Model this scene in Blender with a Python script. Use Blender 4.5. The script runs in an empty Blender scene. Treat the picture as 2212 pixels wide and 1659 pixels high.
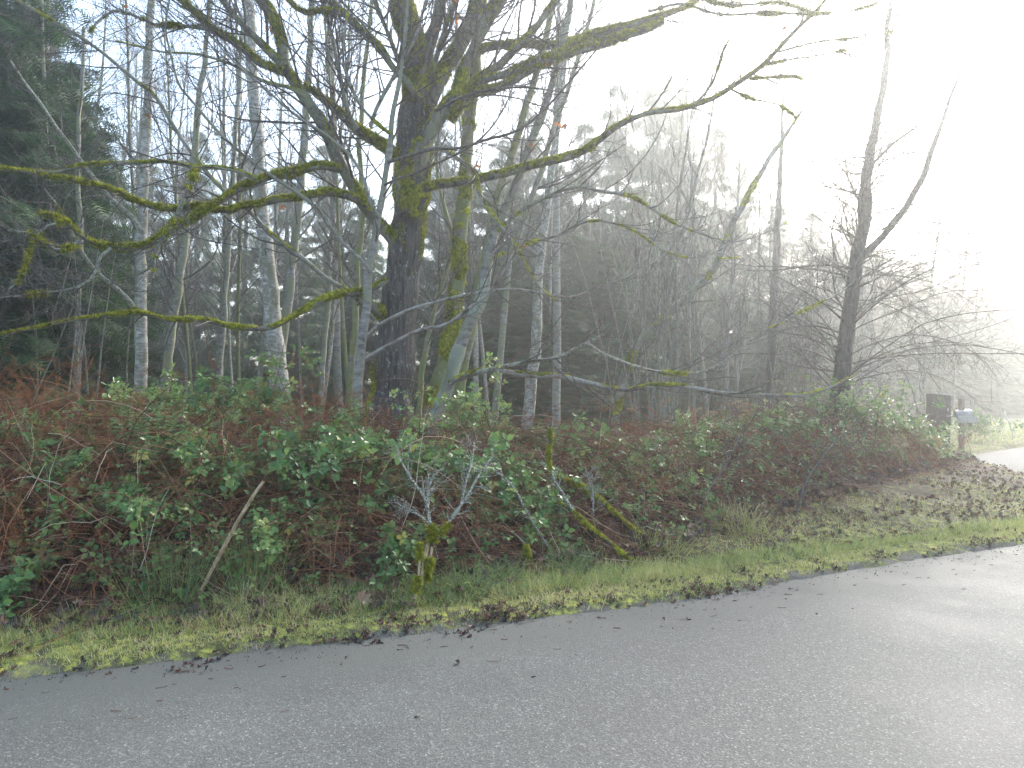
import bpy, math
import numpy as np
from mathutils import Vector, Matrix

# ------------------------------------------------------------------ camera, sky, sun, exposure
S = bpy.context.scene
FPX, CX, CY, CAMZ = 1534.0, 1106.0, 850.0, 1.6      # focal length, principal column and horizon row of the photo at 2212 px width
cd = bpy.data.cameras.new('camera'); cam = bpy.data.objects.new('camera', cd); S.collection.objects.link(cam)
cam.location = (0, 0, CAMZ); cam.rotation_euler = (math.radians(90), 0, 0)
cd.sensor_width = 36; cd.lens = 36 * FPX / 2212; cd.shift_y = (829.5 - CY) / 2212 * -1
cd.clip_start = 0.05; cd.clip_end = 2000
S.camera = cam
SUN_AZ, SUN_EL = 34.0, 32.0                            # degrees to the right of the view axis, above the horizon
w = bpy.data.worlds.new("World"); S.world = w; w.use_nodes = True
nt = w.node_tree; bg = nt.nodes['Background']
sky = nt.nodes.new('ShaderNodeTexSky'); sky.sky_type = 'NISHITA'; sky.sun_disc = False
sky.sun_elevation = math.radians(SUN_EL); sky.sun_rotation = math.radians(SUN_AZ)
sky.air_density = 1.15; sky.dust_density = 2.0; sky.ozone_density = 1.0
nt.links.new(sky.outputs[0], bg.inputs[0]); bg.inputs[1].default_value = 0.15
sl = bpy.data.lights.new('sun', 'SUN'); sl.energy = 2.3; sl.angle = math.radians(10.0); sl.color = (1.0, 0.975, 0.93)
so = bpy.data.objects.new('sun', sl); S.collection.objects.link(so)
a, e = math.radians(SUN_AZ), math.radians(SUN_EL)
sd = Vector((math.sin(a) * math.cos(e), math.cos(a) * math.cos(e), math.sin(e)))
so.rotation_euler = sd.to_track_quat('Z', 'Y').to_euler(); so.location = sd * 60
S.view_settings.view_transform = 'Standard'; S.view_settings.look = 'None'
S.view_settings.gamma = 1; S.view_settings.use_curve_mapping = False
S.view_settings.exposure = 1.90
cy = S.cycles
cy.max_bounces = 6; cy.diffuse_bounces = 3; cy.glossy_bounces = 2; cy.transmission_bounces = 3
cy.volume_bounces = 3; cy.transparent_max_bounces = 4
cy.use_adaptive_sampling = True; cy.adaptive_threshold = 0.02
cy.use_denoising = True
cy.sample_clamp_indirect = 5
HAZE_D, HAZE_G = 0.0046, 0.74

rng = np.random.default_rng(11)
R_ = lambda a, b, n=None: rng.uniform(a, b, n)

# ------------------------------------------------------------------ mesh helpers
def fnoise(P, scale=1.0, seed=0):
    r = np.random.default_rng(1000 + seed)
    D = r.normal(size=(7, 3)); D /= np.linalg.norm(D, axis=1)[:, None]
    f = r.uniform(.6, 1.9, 7); ph = r.uniform(0, 6.28, 7)
    P = np.asarray(P, float) * scale
    return np.sin(P @ (D * f[:, None]).T * 3.0 + ph).sum(-1) / 3.2

class Buf:
    def __init__(s): s.v = []; s.q = []; s.t = []; s.n = 0; s.a = []
    def add(s, V, quads=None, tris=None, var=0.5):
        V = np.asarray(V, float).reshape(-1, 3); k = len(V)
        s.v.append(V)
        s.a.append(np.broadcast_to(np.asarray(var, float), (k,)).copy())
        if quads is not None and len(quads): s.q.append(np.asarray(quads, int) + s.n)
        if tris is not None and len(tris): s.t.append(np.asarray(tris, int) + s.n)
        s.n += k
    def obj(s, name, mat, parent=None, smooth=False, extra=None, origin=None):
        V = np.concatenate(s.v) if s.v else np.zeros((0, 3))
        if origin is not None: V = V - np.asarray(origin)
        q = np.concatenate(s.q) if s.q else np.zeros((0, 4), int)
        t = np.concatenate(s.t) if s.t else np.zeros((0, 3), int)
        me = bpy.data.meshes.new(name)
        nl = q.size + t.size; nf = len(q) + len(t)
        me.vertices.add(len(V)); me.loops.add(nl); me.polygons.add(nf)
        me.vertices.foreach_set('co', V.astype(np.float32).ravel())
        me.loops.foreach_set('vertex_index', np.concatenate([q.ravel(), t.ravel()]).astype(np.int32))
        st = np.concatenate([np.arange(len(q)) * 4, q.size + np.arange(len(t)) * 3]).astype(np.int32)
        me.polygons.foreach_set('loop_start', st)
        me.polygons.foreach_set('use_smooth', np.full(nf, bool(smooth)))
        me.update(calc_edges=True)
        at = me.attributes.new('var', 'FLOAT', 'POINT')
        at.data.foreach_set('value', np.concatenate(s.a).astype(np.float32) if s.a else np.zeros(0, np.float32))
        if extra:
            for k_, v_ in extra.items():
                b_ = me.attributes.new(k_, 'FLOAT', 'POINT'); b_.data.foreach_set('value', np.asarray(v_, np.float32))
        me.materials.append(mat)
        o = bpy.data.objects.new(name, me); S.collection.objects.link(o)
        if parent is not None: o.parent = parent
        if origin is not None and parent is None: o.location = origin
        return o

def tag(o, label, cat, group=None, kind=None):
    if label: o['label'] = label
    if cat: o['category'] = cat
    if group: o['group'] = group
    if kind: o['kind'] = kind
    return o
def thing(name, label, cat, loc, group=None):
    o = bpy.data.objects.new(name, None); o.empty_display_size = .2
    o.location = tuple(map(float, loc)); S.collection.objects.link(o)
    return tag(o, label, cat, group)
def copy_tree(root, loc, rz=0, sc=1.0, label=None, group=None):
    r = root.copy(); S.collection.objects.link(r); r.location = tuple(map(float, loc)); r.rotation_euler = (0, 0, rz); r.scale = (sc, sc, sc)
    if label: r['label'] = label
    if group: r['group'] = group
    for ch in list(root.children):
        c = ch.copy(); S.collection.objects.link(c); c.parent = r
        for g in list(ch.children):
            d = g.copy(); S.collection.objects.link(d); d.parent = c
    return r

def tubes(buf, P, Rr, sides=4, var=0.5, furrow=0.0):
    """P (M,n,3) or a single (n,3); Rr matching radii."""
    P = np.asarray(P, float); Rr = np.asarray(Rr, float)
    if P.ndim == 2: P = P[None]; Rr = Rr[None]
    M, n, _ = P.shape
    if M == 0: return
    T = np.gradient(P, axis=1); T /= np.linalg.norm(T, axis=2, keepdims=True) + 1e-9
    ch = P[:, -1] - P[:, 0]
    ax = np.argmin(np.abs(ch), axis=1); ref = np.eye(3)[ax][:, None, :]
    A = np.cross(T, np.broadcast_to(ref, T.shape)); A /= np.linalg.norm(A, axis=2, keepdims=True) + 1e-9
    B = np.cross(T, A)
    th = np.arange(sides) * 2 * np.pi / sides
    c, s_ = np.cos(th), np.sin(th)
    rad = np.broadcast_to(Rr[:, :, None], (M, n, sides)).copy()
    if furrow:
        Q = np.stack([np.broadcast_to(c, rad.shape), np.broadcast_to(s_, rad.shape), np.broadcast_to((np.arange(n) * .12)[None, :, None], rad.shape)], -1)
        rad *= 1 + furrow * (fnoise(Q, 1.6, 3) + .6 * fnoise(Q, 5, 4))
    V = P[:, :, None, :] + rad[..., None] * (A[:, :, None, :] * c[None, None, :, None] + B[:, :, None, :] * s_[None, None, :, None])
    m = np.arange(M)[:, None, None] * n * sides; i = np.arange(n - 1)[None, :, None] * sides; j = np.arange(sides)[None, None, :]; j2 = (j + 1) % sides
    Q = np.stack([m + i + j, m + i + j2, m + i + sides + j2, m + i + sides + j], -1).reshape(-1, 4)
    va = np.asarray(var, float)
    if va.ndim == 1 and len(va) == M: va = np.repeat(va, n * sides)
    buf.add(V, quads=Q, var=va)

def norm(a): return a / (np.linalg.norm(a, axis=-1, keepdims=True) + 1e-9)
def stamp(buf, tv, tq, tt, O, Y, Z, size, var, wid=1.0):
    """copies of a small template: Y is its long axis, Z its face normal"""
    O = np.asarray(O, float); N = len(O)
    if N == 0: return
    Y = norm(Y); X = norm(np.cross(Y, Z)); Z = np.cross(X, Y)
    size = np.broadcast_to(np.asarray(size, float), (N,))[:, None, None]
    wid = np.broadcast_to(np.asarray(wid, float), (N,))[:, None, None]
    tv = np.asarray(tv, float); k = len(tv)
    V = O[:, None, :] + size * (tv[None, :, 0:1] * wid * X[:, None, :] + tv[None, :, 1:2] * Y[:, None, :] + tv[None, :, 2:3] * Z[:, None, :])
    off = (np.arange(N) * k)[:, None, None]
    q = (np.asarray(tq, int)[None] + off).reshape(-1, 4) if len(tq) else None
    t = (np.asarray(tt, int)[None] + off).reshape(-1, 3) if len(tt) else None
    buf.add(V, q, t, np.repeat(np.broadcast_to(var, (N,)), k))
def rdir(n, up=0.0):
    d = norm(rng.normal(size=(n, 3))); d[:, 2] += up; return norm(d)

# templates
LEAFLET = ([(0, 0, 0), (-.26, .22, .07), (-.36, .5, .09), (-.22, .8, .05), (0, 1.05, -.06), (.22, .8, .05), (.36, .5, .09), (.26, .22, .07), (0, .35, -.02), (0, .7, -.02)],
           [(8, 2, 3, 9), (8, 9, 5, 6)], [(0, 1, 8), (1, 2, 8), (0, 8, 7), (7, 8, 6), (3, 4, 9), (9, 4, 5)])
BLADE = ([(-.5, 0, 0), (.5, 0, 0), (-.32, .5, .10), (.32, .5, .10), (0, 1, .34)], [(0, 1, 3, 2)], [(2, 3, 4)])
HAIR = ([(-.5, 0, 0), (.5, 0, 0), (0, 1, .15)], [], [(0, 1, 2)])
def maple_leaf():
    pts = [(0, 0), (.18, .12), (.55, -.05), (.42, .22), (.75, .42), (.40, .46), (.46, .85), (.18, .66), (0, 1.1), (-.18, .66), (-.46, .85), (-.40, .46), (-.75, .42), (-.42, .22), (-.55, -.05), (-.18, .12)]
    v = [(x, y, .22 * x * x + .16 * math.sin(5 * y + 3 * x)) for x, y in pts] + [(0, .38, -.05)]
    t = [(16, i, (i + 1) % 16) for i in range(16)]
    return v, [], t
MAPLE = maple_leaf()
def frond(npair=7, hang=.25, ll=.42, bw=.07, cz=.10):
    v = [(0, 0, 0)]; t = []
    for i in range(npair):
        y = .08 + .84 * i / npair; L = ll * math.sin(math.pi * (.18 + .8 * i / npair)) + .06
        for s in (-1, 1):
            k = len(v); v += [(0, y, -hang * y * y), (0, y + bw, -hang * (y + bw) ** 2), (s * L, y + .16, -hang * y * y - cz * (1 + .8 * math.sin(i * 2.4 + s)))]
            t.append((k, k + 1, k + 2))
    k = len(v); v += [(-.012, 0, 0), (.012, 0, 0), (0, 1, -hang)]; t.append((k, k + 1, k + 2))
    return v, [], t
FROND = frond(7); FERN = frond(18, .35, .20, .032, .05); RUST = frond(11, .6, .17, .022, .09)

# ------------------------------------------------------------------ materials
def ramp_node(nt, stops):
    r = nt.nodes.new('ShaderNodeValToRGB'); el = r.color_ramp.elements
    while len(el) > 1: el.remove(el[-1])
    el[0].position = stops[0][0]; el[0].color = (*stops[0][1], 1)
    for p, c in stops[1:]:
        x = el.new(p); x.color = (*c, 1)
    return r
def noise_node(nt, scale, detail=4, sc=(1, 1, 1), coord='Object', rough=.6):
    tc = nt.nodes.new('ShaderNodeTexCoord'); mp = nt.nodes.new('ShaderNodeMapping'); mp.inputs['Scale'].default_value = sc
    n = nt.nodes.new('ShaderNodeTexNoise'); n.inputs['Scale'].default_value = scale; n.inputs['Detail'].default_value = detail; n.inputs['Roughness'].default_value = rough
    nt.links.new(tc.outputs[coord], mp.inputs[0]); nt.links.new(mp.outputs[0], n.inputs['Vector'])
    return n
def mix_rgb(nt, f, a, b, mode='MIX'):
    m = nt.nodes.new('ShaderNodeMix'); m.data_type = 'RGBA'; m.blend_type = mode
    for sock, val in ((m.inputs[0], f), (m.inputs[6], a), (m.inputs[7], b)):
        if isinstance(val, (int, float)): sock.default_value = val
        elif isinstance(val, tuple): sock.default_value = (*val, 1)
        else: nt.links.new(val, sock)
    return m.outputs[2]
def math_n(nt, op, a, b=0.0):
    m = nt.nodes.new('ShaderNodeMath'); m.operation = op; m.use_clamp = False
    for i, v in enumerate((a, b)):
        if isinstance(v, (int, float)): m.inputs[i].default_value = v
        else: nt.links.new(v, m.inputs[i])
    return m.outputs[0]
def base(name, rough=.7, spec=.3):
    m = bpy.data.materials.new(name); m.use_nodes = True; nt = m.node_tree; b = nt.nodes['Principled BSDF']
    b.inputs['Roughness'].default_value = rough; b.inputs['Specular IOR Level'].default_value = spec
    return m, nt, b
def bump(nt, b, h, strength=.5, dist=.02):
    bp = nt.nodes.new('ShaderNodeBump'); bp.inputs['Strength'].default_value = strength; bp.inputs['Distance'].default_value = dist
    nt.links.new(h, bp.inputs['Height']); nt.links.new(bp.outputs[0], b.inputs['Normal'])
def leafmat(name, stops, rough=.5, spec=.4, trans=.3, nscale=None):
    m, nt, b = base(name, rough, spec)
    at = nt.nodes.new('ShaderNodeAttribute'); at.attribute_name = 'var'
    r = ramp_node(nt, stops); nt.links.new(at.outputs['Fac'], r.inputs[0]); col = r.outputs[0]
    if nscale:
        n = noise_node(nt, nscale, 3); r2 = ramp_node(nt, [(.38, (.55, .58, .6)), (.62, (1.6, 1.55, 1.2))]); nt.links.new(n.outputs['Fac'], r2.inputs[0])
        col = mix_rgb(nt, 1.0, col, r2.outputs[0], 'MULTIPLY')
    nt.links.new(col, b.inputs['Base Color'])
    if trans:
        tr = nt.nodes.new('ShaderNodeBsdfTranslucent'); ms = nt.nodes.new('ShaderNodeMixShader'); ms.inputs[0].default_value = trans
        nt.links.new(col, tr.inputs[0]); nt.links.new(b.outputs[0], ms.inputs[1]); nt.links.new(tr.outputs[0], ms.inputs[2])
        nt.links.new(ms.outputs[0], nt.nodes['Material Output'].inputs['Surface'])
    return m
def barkmat(name, dark, light, patch=None, patch_amt=.5, stretch=(14, 14, 2), scale=2.0, bstr=.8, rough=.75, fleck=None, spec=.3, lentic=0):
    m, nt, b = base(name, rough, spec)
    n = noise_node(nt, scale, 6, stretch); r = ramp_node(nt, [(.36, dark), (.62, light)]); nt.links.new(n.outputs['Fac'], r.inputs[0]); col = r.outputs[0]
    if patch:
        n2 = noise_node(nt, 5.0, 6, (1, 1, .6), rough=.75); r2 = ramp_node(nt, [(.5 - .12 * patch_amt, (0, 0, 0)), (.62 - .12 * patch_amt, (1, 1, 1))]); nt.links.new(n2.outputs['Fac'], r2.inputs[0])
        col = mix_rgb(nt, r2.outputs[0], col, patch)
    if lentic:
        n4 = noise_node(nt, 3.0, 3, (3, 3, 26)); r4 = ramp_node(nt, [(.60, (0, 0, 0)), (.66, (1, 1, 1))]); nt.links.new(n4.outputs['Fac'], r4.inputs[0])
        col = mix_rgb(nt, math_n(nt, 'MULTIPLY', r4.outputs[0], lentic), col, (.06, .055, .05))
    if fleck:
        n3 = noise_node(nt, 24, 5, (1, 1, .5), rough=.8); r3 = ramp_node(nt, [(.58, (0, 0, 0)), (.64, (1, 1, 1))]); nt.links.new(n3.outputs['Fac'], r3.inputs[0])
        col = mix_rgb(nt, r3.outputs[0], col, fleck)
    nt.links.new(col, b.inputs['Base Color']); bump(nt, b, n.outputs['Fac'], bstr, .03)
    return m
M = {}
M['maple_bark'] = barkmat('maple_bark', (.012, .010, .009), (.085, .074, .066), stretch=(16, 16, 1.6), scale=1.6, bstr=1.0, fleck=(.30, .30, .28), spec=.4, rough=.6)
M['maple_limb'] = barkmat('maple_limb', (.05, .045, .035), (.17, .15, .12), patch=(.20, .21, .13), patch_amt=.4, stretch=(8, 8, 3), fleck=(.30, .31, .27))
M['alder_bark'] = barkmat('alder_bark', (.13, .12, .105), (.34, .325, .30), patch=(.22, .23, .14), patch_amt=.6, stretch=(5, 5, 9), scale=2.2, bstr=.15, lentic=.6)
M['pale_bark'] = barkmat('pale_bark', (.20, .185, .16), (.50, .475, .42), patch=(.21, .205, .14), patch_amt=.35, stretch=(5, 5, 9), scale=2.2, bstr=.15, lentic=.9)
M['mossy_bark'] = barkmat('mossy_bark', (.13, .12, .09), (.30, .28, .24), patch=(.17, .19, .07), patch_amt=1.0, stretch=(3, 3, 8), bstr=.6)
M['grey_bark'] = barkmat('grey_bark', (.11, .10, .09), (.29, .275, .25), patch=(.22, .225, .155), patch_amt=.5, stretch=(3, 3, 8), bstr=.5)
M['dark_bark'] = barkmat('dark_bark', (.03, .027, .024), (.10, .09, .08), stretch=(8, 8, 2))
M['lichen_twig'] = barkmat('lichen_twig', (.12, .115, .09), (.34, .35, .27), stretch=(6, 6, 6), scale=5)
M['white_lichen'] = barkmat('white_lichen', (.05, .045, .04), (.48, .475, .39), stretch=(6, 6, 6), scale=10, bstr=.8)
M['twig'] = barkmat('twig', (.045, .035, .03), (.15, .13, .11), stretch=(4, 4, 4), scale=6, bstr=.2)
M['red_bark'] = barkmat('red_bark', (.09, .06, .048), (.24, .20, .17), patch=(.30, .295, .255), patch_amt=.55, stretch=(3, 3, 10), bstr=.3)
M['stick'] = barkmat('stick', (.22, .14, .075), (.56, .43, .27), stretch=(10, 10, 2), scale=4)
M['moss'] = leafmat('moss', [(0, (.06, .07, .01)), (.35, (.17, .19, .018)), (.7, (.34, .35, .035)), (1, (.48, .42, .08))], .9, .1, .3, 22)
M['lichen'] = leafmat('lichen', [(0, (.18, .20, .13)), (1, (.46, .50, .42))], .9, .1, .2)
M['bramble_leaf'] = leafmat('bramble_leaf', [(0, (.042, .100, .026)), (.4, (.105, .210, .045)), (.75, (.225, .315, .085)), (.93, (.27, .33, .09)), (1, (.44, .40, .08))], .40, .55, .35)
M['cane'] = leafmat('cane', [(0, (.045, .020, .018)), (.5, (.13, .05, .04)), (1, (.10, .12, .04))], .6, .3, 0)
M['dead_stem'] = leafmat('dead_stem', [(0, (.05, .026, .018)), (.4, (.20, .080, .042)), (.72, (.32, .16, .085)), (.9, (.42, .31, .20)), (1, (.55, .46, .34))], .8, .2, .1)
M['bracken'] = leafmat('bracken', [(0, (.08, .034, .016)), (.5, (.23, .092, .040)), (1, (.38, .20, .10))], .9, .1, .35)
M['litter'] = leafmat('litter', [(0, (.03, .022, .018)), (.5, (.10, .055, .042)), (.85, (.19, .10, .07)), (1, (.32, .20, .13))], .55, .4, .15)
M['orange_leaf'] = leafmat('orange_leaf', [(0, (.22, .09, .03)), (1, (.45, .18, .06))], .7, .2, .4)
M['grass'] = leafmat('grass', [(0, (.07, .13, .045)), (.4, (.19, .29, .115)), (.7, (.40, .42, .105)), (.88, (.52, .47, .21)), (1, (.60, .52, .32))], .55, .35, .35)
M['straw'] = leafmat('straw', [(0, (.25, .20, .11)), (1, (.50, .42, .26))], .8, .2, .4)
M['cedar'] = leafmat('cedar', [(0, (.012, .034, .012)), (.5, (.032, .080, .022)), (1, (.075, .140, .036))], .65, .25, .3)
M['fern'] = leafmat('fern', [(0, (.03, .07, .02)), (1, (.07, .12, .04))], .6, .3, .3)

# ground and road shaders
def ground_mat():
    m, nt, b = base('ground_soil', .9, .2)
    at = nt.nodes.new('ShaderNodeAttribute'); at.attribute_name = 'edge'
    n1 = noise_node(nt, 3.0, 6); n2 = noise_node(nt, 60, 4); n3 = noise_node(nt, 12, 5)
    dirt = ramp_node(nt, [(.3, (.07, .063, .052)), (.7, (.17, .155, .135))]); nt.links.new(n2.outputs['Fac'], dirt.inputs[0])
    moss = ramp_node(nt, [(.34, (.04, .035, .022)), (.48, (.08, .085, .032)), (.58, (.22, .235, .055)), (.70, (.42, .40, .065))]); nt.links.new(n3.outputs['Fac'], moss.inputs[0])
    soil = ramp_node(nt, [(.3, (.020, .014, .010)), (.7, (.07, .045, .03))]); nt.links.new(n3.outputs['Fac'], soil.inputs[0])
    wob = math_n(nt, 'ADD', at.outputs['Fac'], math_n(nt, 'MULTIPLY', math_n(nt, 'SUBTRACT', n1.outputs['Fac'], .5), .55))
    r1 = ramp_node(nt, [(-.0, (0, 0, 0)), (.10, (1, 1, 1))]); nt.links.new(wob, r1.inputs[0])
    r2 = ramp_node(nt, [(.50, (0, 0, 0)), (.75, (1, 1, 1))]); nt.links.new(math_n(nt, 'MULTIPLY', wob, .92), r2.inputs[0])
    c = mix_rgb(nt, r1.outputs[0], dirt.outputs[0], moss.outputs[0]); c = mix_rgb(nt, r2.outputs[0], c, soil.outputs[0])
    nt.links.new(c, b.inputs['Base Color']); bump(nt, b, n2.outputs['Fac'], .6, .02)
    return m
def road_mat(name='asphalt', dark=(.045, .046, .041), light=(.138, .139, .124), edge=True):
    m, nt, b = base(name, .7, .3 if edge else .04)
    n1 = noise_node(nt, 170, 4, rough=.75); n2 = noise_node(nt, 1.1, 5); n3 = noise_node(nt, 70, 3)
    v = nt.nodes.new('ShaderNodeTexVoronoi'); v.inputs['Scale'].default_value = 115
    tc = nt.nodes.new('ShaderNodeTexCoord'); nt.links.new(tc.outputs['Object'], v.inputs['Vector'])
    r = ramp_node(nt, [(.32, dark), (.68, light)]); nt.links.new(n1.outputs['Fac'], r.inputs[0])
    sp = nt.nodes.new('ShaderNodeSeparateColor'); nt.links.new(v.outputs['Color'], sp.inputs[0])
    st = ramp_node(nt, [(.0, (.72, .72, .72)), (.75, (1.1, 1.1, 1.1)), (.95, (1.5, 1.5, 1.5)), (.985, (2.2, 2.2, 2.2))]); nt.links.new(sp.outputs[0], st.inputs[0])
    c = mix_rgb(nt, 1.0, r.outputs[0], st.outputs[0], 'MULTIPLY')
    big = ramp_node(nt, [(.35, (.84, .84, .85)), (.65, (1.12, 1.12, 1.1))]); nt.links.new(n2.outputs['Fac'], big.inputs[0])
    c = mix_rgb(nt, 1.0, c, big.outputs[0], 'MULTIPLY')
    if edge:
        at = nt.nodes.new('ShaderNodeAttribute'); at.attribute_name = 'edge'
        wob = math_n(nt, 'ADD', at.outputs['Fac'], math_n(nt, 'MULTIPLY', math_n(nt, 'SUBTRACT', noise_node(nt, 2.5, 6).outputs['Fac'], .5), -1.0))
        r1 = ramp_node(nt, [(0, (0, 0, 0)), (.65, (.9, .9, .9))]); nt.links.new(math_n(nt, 'ADD', math_n(nt, 'MULTIPLY', wob, 1.4), 1.0), r1.inputs[0])
        c = mix_rgb(nt, r1.outputs[0], c, mix_rgb(nt, n3.outputs['Fac'], (.060, .062, .052), (.118, .120, .104)))
    nt.links.new(c, b.inputs['Base Color'])
    rr = ramp_node(nt, [(.35, (.68, .68, .68)), (.65, (.79, .79, .79))]); nt.links.new(n2.outputs['Fac'], rr.inputs[0]); nt.links.new(rr.outputs[0], b.inputs['Roughness'])
    bump(nt, b, math_n(nt, 'ADD', n1.outputs['Fac'], math_n(nt, 'MULTIPLY', v.outputs['Distance'], .6)), .55, .004)
    return m
M['ground'] = ground_mat(); M['road'] = road_mat(); M['gravel'] = road_mat('driveway_gravel', (.06, .058, .056), (.15, .147, .143), False)

# ------------------------------------------------------------------ terrain functions
def ye0(x): return np.interp(x, [-300, -2.82, -1.19, -.33, 1.29, 2.72, 5.39, 300], [3.91 - 297.2 * .36, 3.91, 4.48, 4.79, 5.38, 6.22, 7.48, 7.48 + 294.6 * .46])
def ye(x): return (ye0(x) + ye0(x - .5) + ye0(x + .5)) / 3
def sstep(x): x = np.clip(x, 0, 1); return x * x * (3 - 2 * x)
def tdist(x, y): return (y - ye(x)) * .93
def yfront(x): return np.interp(x, [-300, -3.6, -2.1, -.77, 1.16, 2.8, 5.7, 9.0, 12], [4.6 - 296.4 * .36, 4.6, 4.98, 5.38, 6.6, 8.1, 10.8, 14.5, 18])
DRV = np.array([(9.4, 9.0), (8.9, 11.0), (9.1, 12.9), (9.8, 15.0), (11.0, 17.4), (15.0, 20.8), (24, 25), (45, 31), (45, 24), (24, 17.0), (19.5, 14.0), (17.5, 12)])
def in_poly(x, y, P):
    x = np.asarray(x); y = np.asarray(y); r = np.zeros(x.shape, bool)
    for i in range(len(P)):
        x1, y1 = P[i]; x2, y2 = P[(i + 1) % len(P)]
        c = ((y1 > y) != (y2 > y)) & (x < (x2 - x1) * (y - y1) / (y2 - y1 + 1e-12) + x1); r ^= c
    return r
def gz(x, y):
    x = np.asarray(x, float); y = np.asarray(y, float); t = tdist(x, y)
    P = np.stack([x, y, np.zeros_like(x)], -1)
    z = np.where(t < 0, np.clip(-.045 + .0 * t, -.05, 0), 0)
    z = z + sstep((t + .06) / .2) * .050 + np.clip(t, 0, 1) * .05
    A = np.interp(x, [-6, 1, 4, 8, 12], [.55, .50, .32, .14, .03])
    z = z + A * sstep((t - .5) / 2.6)
    dr = np.interp(x, [-5, 6, 14], [1, .8, .1])
    z = z - dr * 2.4 * sstep((t - 10) / 26)
    z = z + np.clip(t, 0, 1) * (.022 * fnoise(P, 1.6, 5) + .008 * fnoise(P, 6, 6)) + np.exp(-(t / .12) ** 2) * .022 * (fnoise(P, 1.5, 8) + .8 * fnoise(P, 7, 9))
    # the back of the road: a low verge behind the photographer
    z = z + sstep((-t - 7.0) / .3) * .10
    inside = in_poly(x, y, DRV)
    return np.where(inside, np.minimum(z, .03), z)
def dg(px, py):
    # distance at which the ground shows at this place of the photograph
    d = 6.0
    for _ in range(40): d = .6 * d + .4 * FPX * (CAMZ - float(gz((px - CX) / FPX * d, d))) / (py - CY)
    return d
def P3(px, py, d): return np.array([(px - CX) / FPX * d, d, CAMZ - (py - CY) / FPX * d])

def ground():
    xs = np.concatenate([[-400, -250, -150, -90, -60, -40, -28, -20, -15, -11], np.arange(-8, 16, .1), [17, 19, 22, 26, 32, 40, 55, 80, 120, 200, 400]])
    ys = np.concatenate([[-400, -200, -100, -50, -25, -14, -8, -6, -5, -4], np.arange(-3, 2, .5), np.arange(2, 13, .06), np.arange(13, 26, .25), [27, 29, 32, 36, 42, 50, 65, 90, 130, 200, 400]])
    X, Y = np.meshgrid(xs, ys); Z = gz(X, Y)
    b = Buf(); nx = len(xs); ny = len(ys)
    i = np.arange(ny - 1)[:, None] * nx; j = np.arange(nx - 1)[None]
    q = np.stack([i + j, i + j + 1, i + j + 1 + nx, i + j + nx], -1).reshape(-1, 4)
    b.add(np.stack([X, Y, Z], -1), q)
    e = np.clip(tdist(X, Y), -1, 3)
    far = (X > 9.5) & (Y > 13); e = np.where(far, .66, e)
    e = np.where((X > 1.5) & (e > .55) & (Y < yfront(X) + .3), .60 + .1 * (e - .55), e)
    return tag(b.obj('ground', M['ground'], smooth=True, extra={'edge': e.ravel()}), 'mossy verge and dark soil of the bank', 'ground', kind='structure')
ground()
def road():
    xs = np.concatenate([[-300, -150, -80, -40, -20, -12], np.arange(-8, 16, .15), [18, 22, 30, 45, 80, 150, 300]])
    ts = np.concatenate([np.arange(0.10, -1.6, -.1), np.arange(-1.7, -7.3, -.5)])
    X, Tt = np.meshgrid(xs, ts); Y = ye(X) + Tt / .93
    Z = .004 - .012 * (Tt + 3.5) ** 2 / 12 + .02
    b = Buf(); nx = len(xs); ny = len(ts)
    i = np.arange(ny - 1)[:, None] * nx; j = np.arange(nx - 1)[None]
    b.add(np.stack([X, Y, Z], -1), np.stack([i + j, i + nx + j, i + nx + j + 1, i + j + 1], -1).reshape(-1, 4))
    tag(b.obj('road', M['road'], smooth=True, extra={'edge': np.clip(Tt, -3, 1).ravel()}), 'grey asphalt road with fine worn grain', 'road', kind='structure')
road()
def driveway():
    # a fan of strips between its two edges
    A = np.array([(9.4, 9.2), (8.9, 11.0), (9.1, 12.9), (9.8, 15.0), (11.0, 17.4), (15.0, 20.8), (24, 25), (45, 31)])
    B = np.array([(17.5, 12.6), (17.6, 12.8), (17.9, 13.0), (18.3, 13.3), (18.8, 13.6), (19.5, 14.0), (24, 17.0), (45, 24)])
    k = 5; A = np.stack([np.interp(np.linspace(0, 7, 36), range(8), A[:, c]) for c in (0, 1)], -1); B = np.stack([np.interp(np.linspace(0, 7, 36), range(8), B[:, c]) for c in (0, 1)], -1)
    A += .10 * np.stack([np.sin(np.arange(36) * 1.9), np.cos(np.arange(36) * 2.3)], -1)
    g = np.linspace(0, 1, 12)[None, :, None]
    XY = A[:, None] * (1 - g) + B[:, None] * g
    Z = np.full(XY.shape[:2], .055); b = Buf(); n = 12
    i = np.arange(35)[:, None] * n; j = np.arange(n - 1)[None]
    b.add(np.concatenate([XY, Z[..., None]], -1), np.stack([i + j, i + j + 1, i + n + j + 1, i + n + j], -1).reshape(-1, 4))
    tag(b.obj('driveway', M['gravel'], smooth=True), 'pale gravel side track joining the road', 'driveway', kind='structure')
driveway()

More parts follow.
